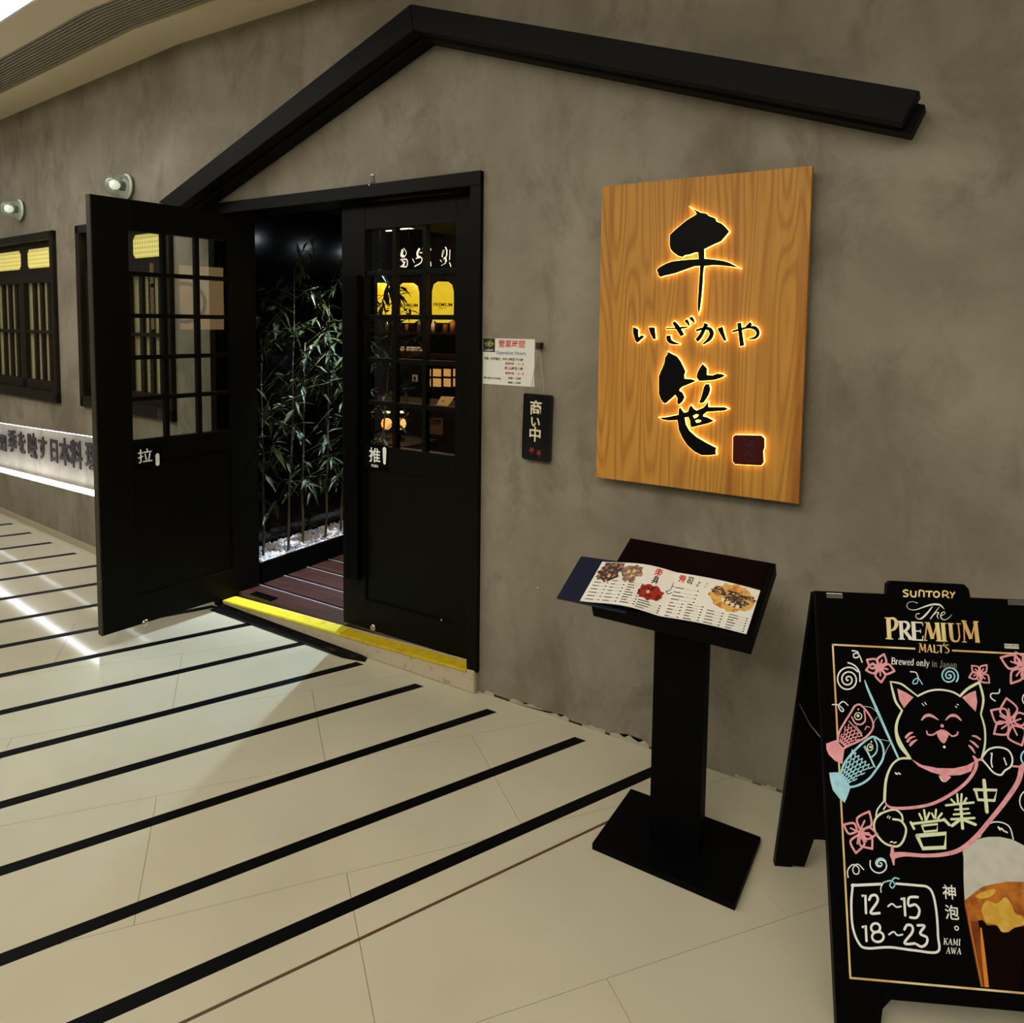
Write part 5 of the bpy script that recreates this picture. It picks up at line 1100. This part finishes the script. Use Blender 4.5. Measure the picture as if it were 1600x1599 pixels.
# streamers
p_.tr = CL; bv.tr = CL; g.tr = CL; wv.tr = CL
def scales(i, ax, ay, bx_, by, wd0, wd1, n, m_, w_):
    dx, dy = bx_-ax, by-ay; d = math.hypot(dx, dy); ux, uy = dx/d, dy/d; nx, ny = -uy, ux
    for r in range(n):
        t = (r+.5)/n; hw = wd0+(wd1-wd0)*t; cx_, cy_ = ax+dx*t, ay+dy*t; st_ = 2*hw/m_
        for q in range(m_+(r % 2)):
            o = -hw+st_*(q+(.5 if r % 2 == 0 else 0)); i.line([(cx_+nx*(o-st_/2), cy_+ny*(o-st_/2)), (cx_+nx*o-ux*d/n*.8, cy_+ny*o-uy*d/n*.8), (cx_+nx*(o+st_/2), cy_+ny*(o+st_/2))], w_)
p_.line([(175, 940), (190, 830), (240, 735), (300, 640), (340, 575), (385, 560), (425, 590), (480, 660), (515, 735), (508, 800), (450, 870), (370, 915), (280, 955), (215, 985), (175, 940)], 18, sm=True)
p_.fill([(65, 935), (110, 918), (165, 900), (205, 950), (240, 990), (230, 1060), (220, 1130), (150, 1100), (90, 1040), (68, 990)], False)
p_.line([(312, 680), (345, 738), (400, 750), (440, 710), (430, 620)], 15); p_.line([(285, 720), (350, 790), (410, 860)], 12); p_.line([(440, 800), (455, 770), (480, 780)], 10)
scales(p_, 225, 930, 355, 790, 38, 85, 5, 4, 9)
g.ring((374, 672), 34, 9); g.dot((372, 668), 15); g.ring((488, 970), 26, 9, 32); g.dot((492, 968), 13)
wv.dot((376, 606), 8); wv.dot((500, 918), 8); wv.line([(350, 765), (410, 838)], 5, sm=False); wv.line([(425, 965), (470, 1040), (525, 1160)], 5); wv.line([(735, 1222), (750, 1230)], 14, sm=False); wv.line([(765, 1222), (778, 1228)], 12, sm=False)
for pts in ([(430, 578), (500, 590), (550, 632)], [(558, 680), (535, 710), (520, 755)], [(548, 888), (675, 912)], [(682, 932), (650, 990), (625, 1050)]): wv.line(pts, 4)
bv.line([(438, 330), (470, 420), (560, 625), (660, 855), (762, 1080)], [10, 22, 26, 24, 18])
bv.line([(205, 1235), (240, 1130), (310, 1035), (400, 945), (480, 885), (530, 872), (588, 915), (618, 1000), (608, 1090), (545, 1190), (480, 1272), (400, 1325), (300, 1352), (235, 1310), (205, 1235)], 20)
bv.fill([(95, 1215), (150, 1212), (205, 1212), (260, 1290), (302, 1352), (280, 1420), (245, 1505), (190, 1460), (130, 1380), (108, 1300)], False)
bv.line([(440, 960), (485, 1050), (535, 1160)], 12); bv.line([(505, 1065), (548, 1020), (556, 950), (530, 890)], 14)
scales(bv, 250, 1270, 430, 1060, 60, 110, 6, 5, 10)
g.done('cat_drawing', M['chalkg'], ab_); p_.done('pink_drawing', M['chalkp'], ab_); wv.done('white_drawing', M['chalkw'], ab_); bv.done('blue_drawing', M['chalkb'], ab_)
# printed beer glass
i = Ink(FA, Z-.0004, C9)
i.fill([(1222, 560), (1216, 520), (1240, 482), (1300, 448), (1380, 432), (1450, 432), (1530, 450), (1600, 486), (1640, 525), (1655, 580), (1650, 760), (1640, 850), (1230, 850), (1222, 700)], False)
i.done('foam_print', mat('cream_foam_print', (.66, .65, .57), .7, noise=((30, 30, 30), (.58, .56, .48), 3, .4, .7)), ab_)
i = Ink(FA, Z-.0003, C9); i.fill([(1228, 848), (1642, 848), (1625, 1000), (1560, 1388), (1340, 1368), (1275, 1080)], False); i.done('beer_print', mat('dark_beer_print', (.006, .0015, .001), .6, spec=.05), ab_)
i = Ink(FA, Z-.0002, C9); i.line([(1262, 850), (1300, 1080), (1352, 1370)], [70, 60, 45], sm=False, cap=False); i.done('beer_print', mat('red_amber_print', (.30, .06, .008), .5, noise=((60, 60, 12), (.12, .02, .004), 3, .4, .7)), ab_)
i = Ink(FA, Z-.0001, C9); i.line([(1330, 1000), (1345, 1150), (1368, 1372)], [10, 22, 26], cap=False); i.line([(1238, 860), (1338, 1368)], 6, sm=False, cap=False); i.done('beer_print', mat('bright_amber_print', (.80, .28, .02), .5), ab_)
i = Ink(FA, Z, C9)
i.fill([(1228, 845), (1228, 830), (1290, 780), (1340, 745), (1420, 725), (1500, 712), (1600, 715), (1650, 730), (1642, 860), (1630, 960), (1600, 990), (1540, 1000), (1500, 1030), (1460, 1025), (1430, 985), (1370, 985), (1340, 950), (1300, 960), (1255, 960)], False)
i.done('swirl_print', mat('amber_swirl_print', (.62, .20, .015), .5, noise=((38, 38, 38), (.30, .07, .006), 6, .42, .66)), ab_)
i = Ink(FA, Z+.0002, C9)
i.fill([(1335, 880), (1370, 830), (1430, 850), (1480, 810), (1520, 850), (1545, 910), (1590, 930), (1600, 980), (1540, 1000), (1500, 1025), (1460, 1025), (1430, 985), (1370, 970), (1345, 930)]); i.fill([(1300, 800), (1360, 770), (1420, 760), (1400, 800), (1330, 820)])
i.done('swirl_print', mat('yellow_swirl_print', (.72, .40, .04), .5, noise=((50, 50, 50), (.80, .55, .10), 6, .4, .66)), ab_)
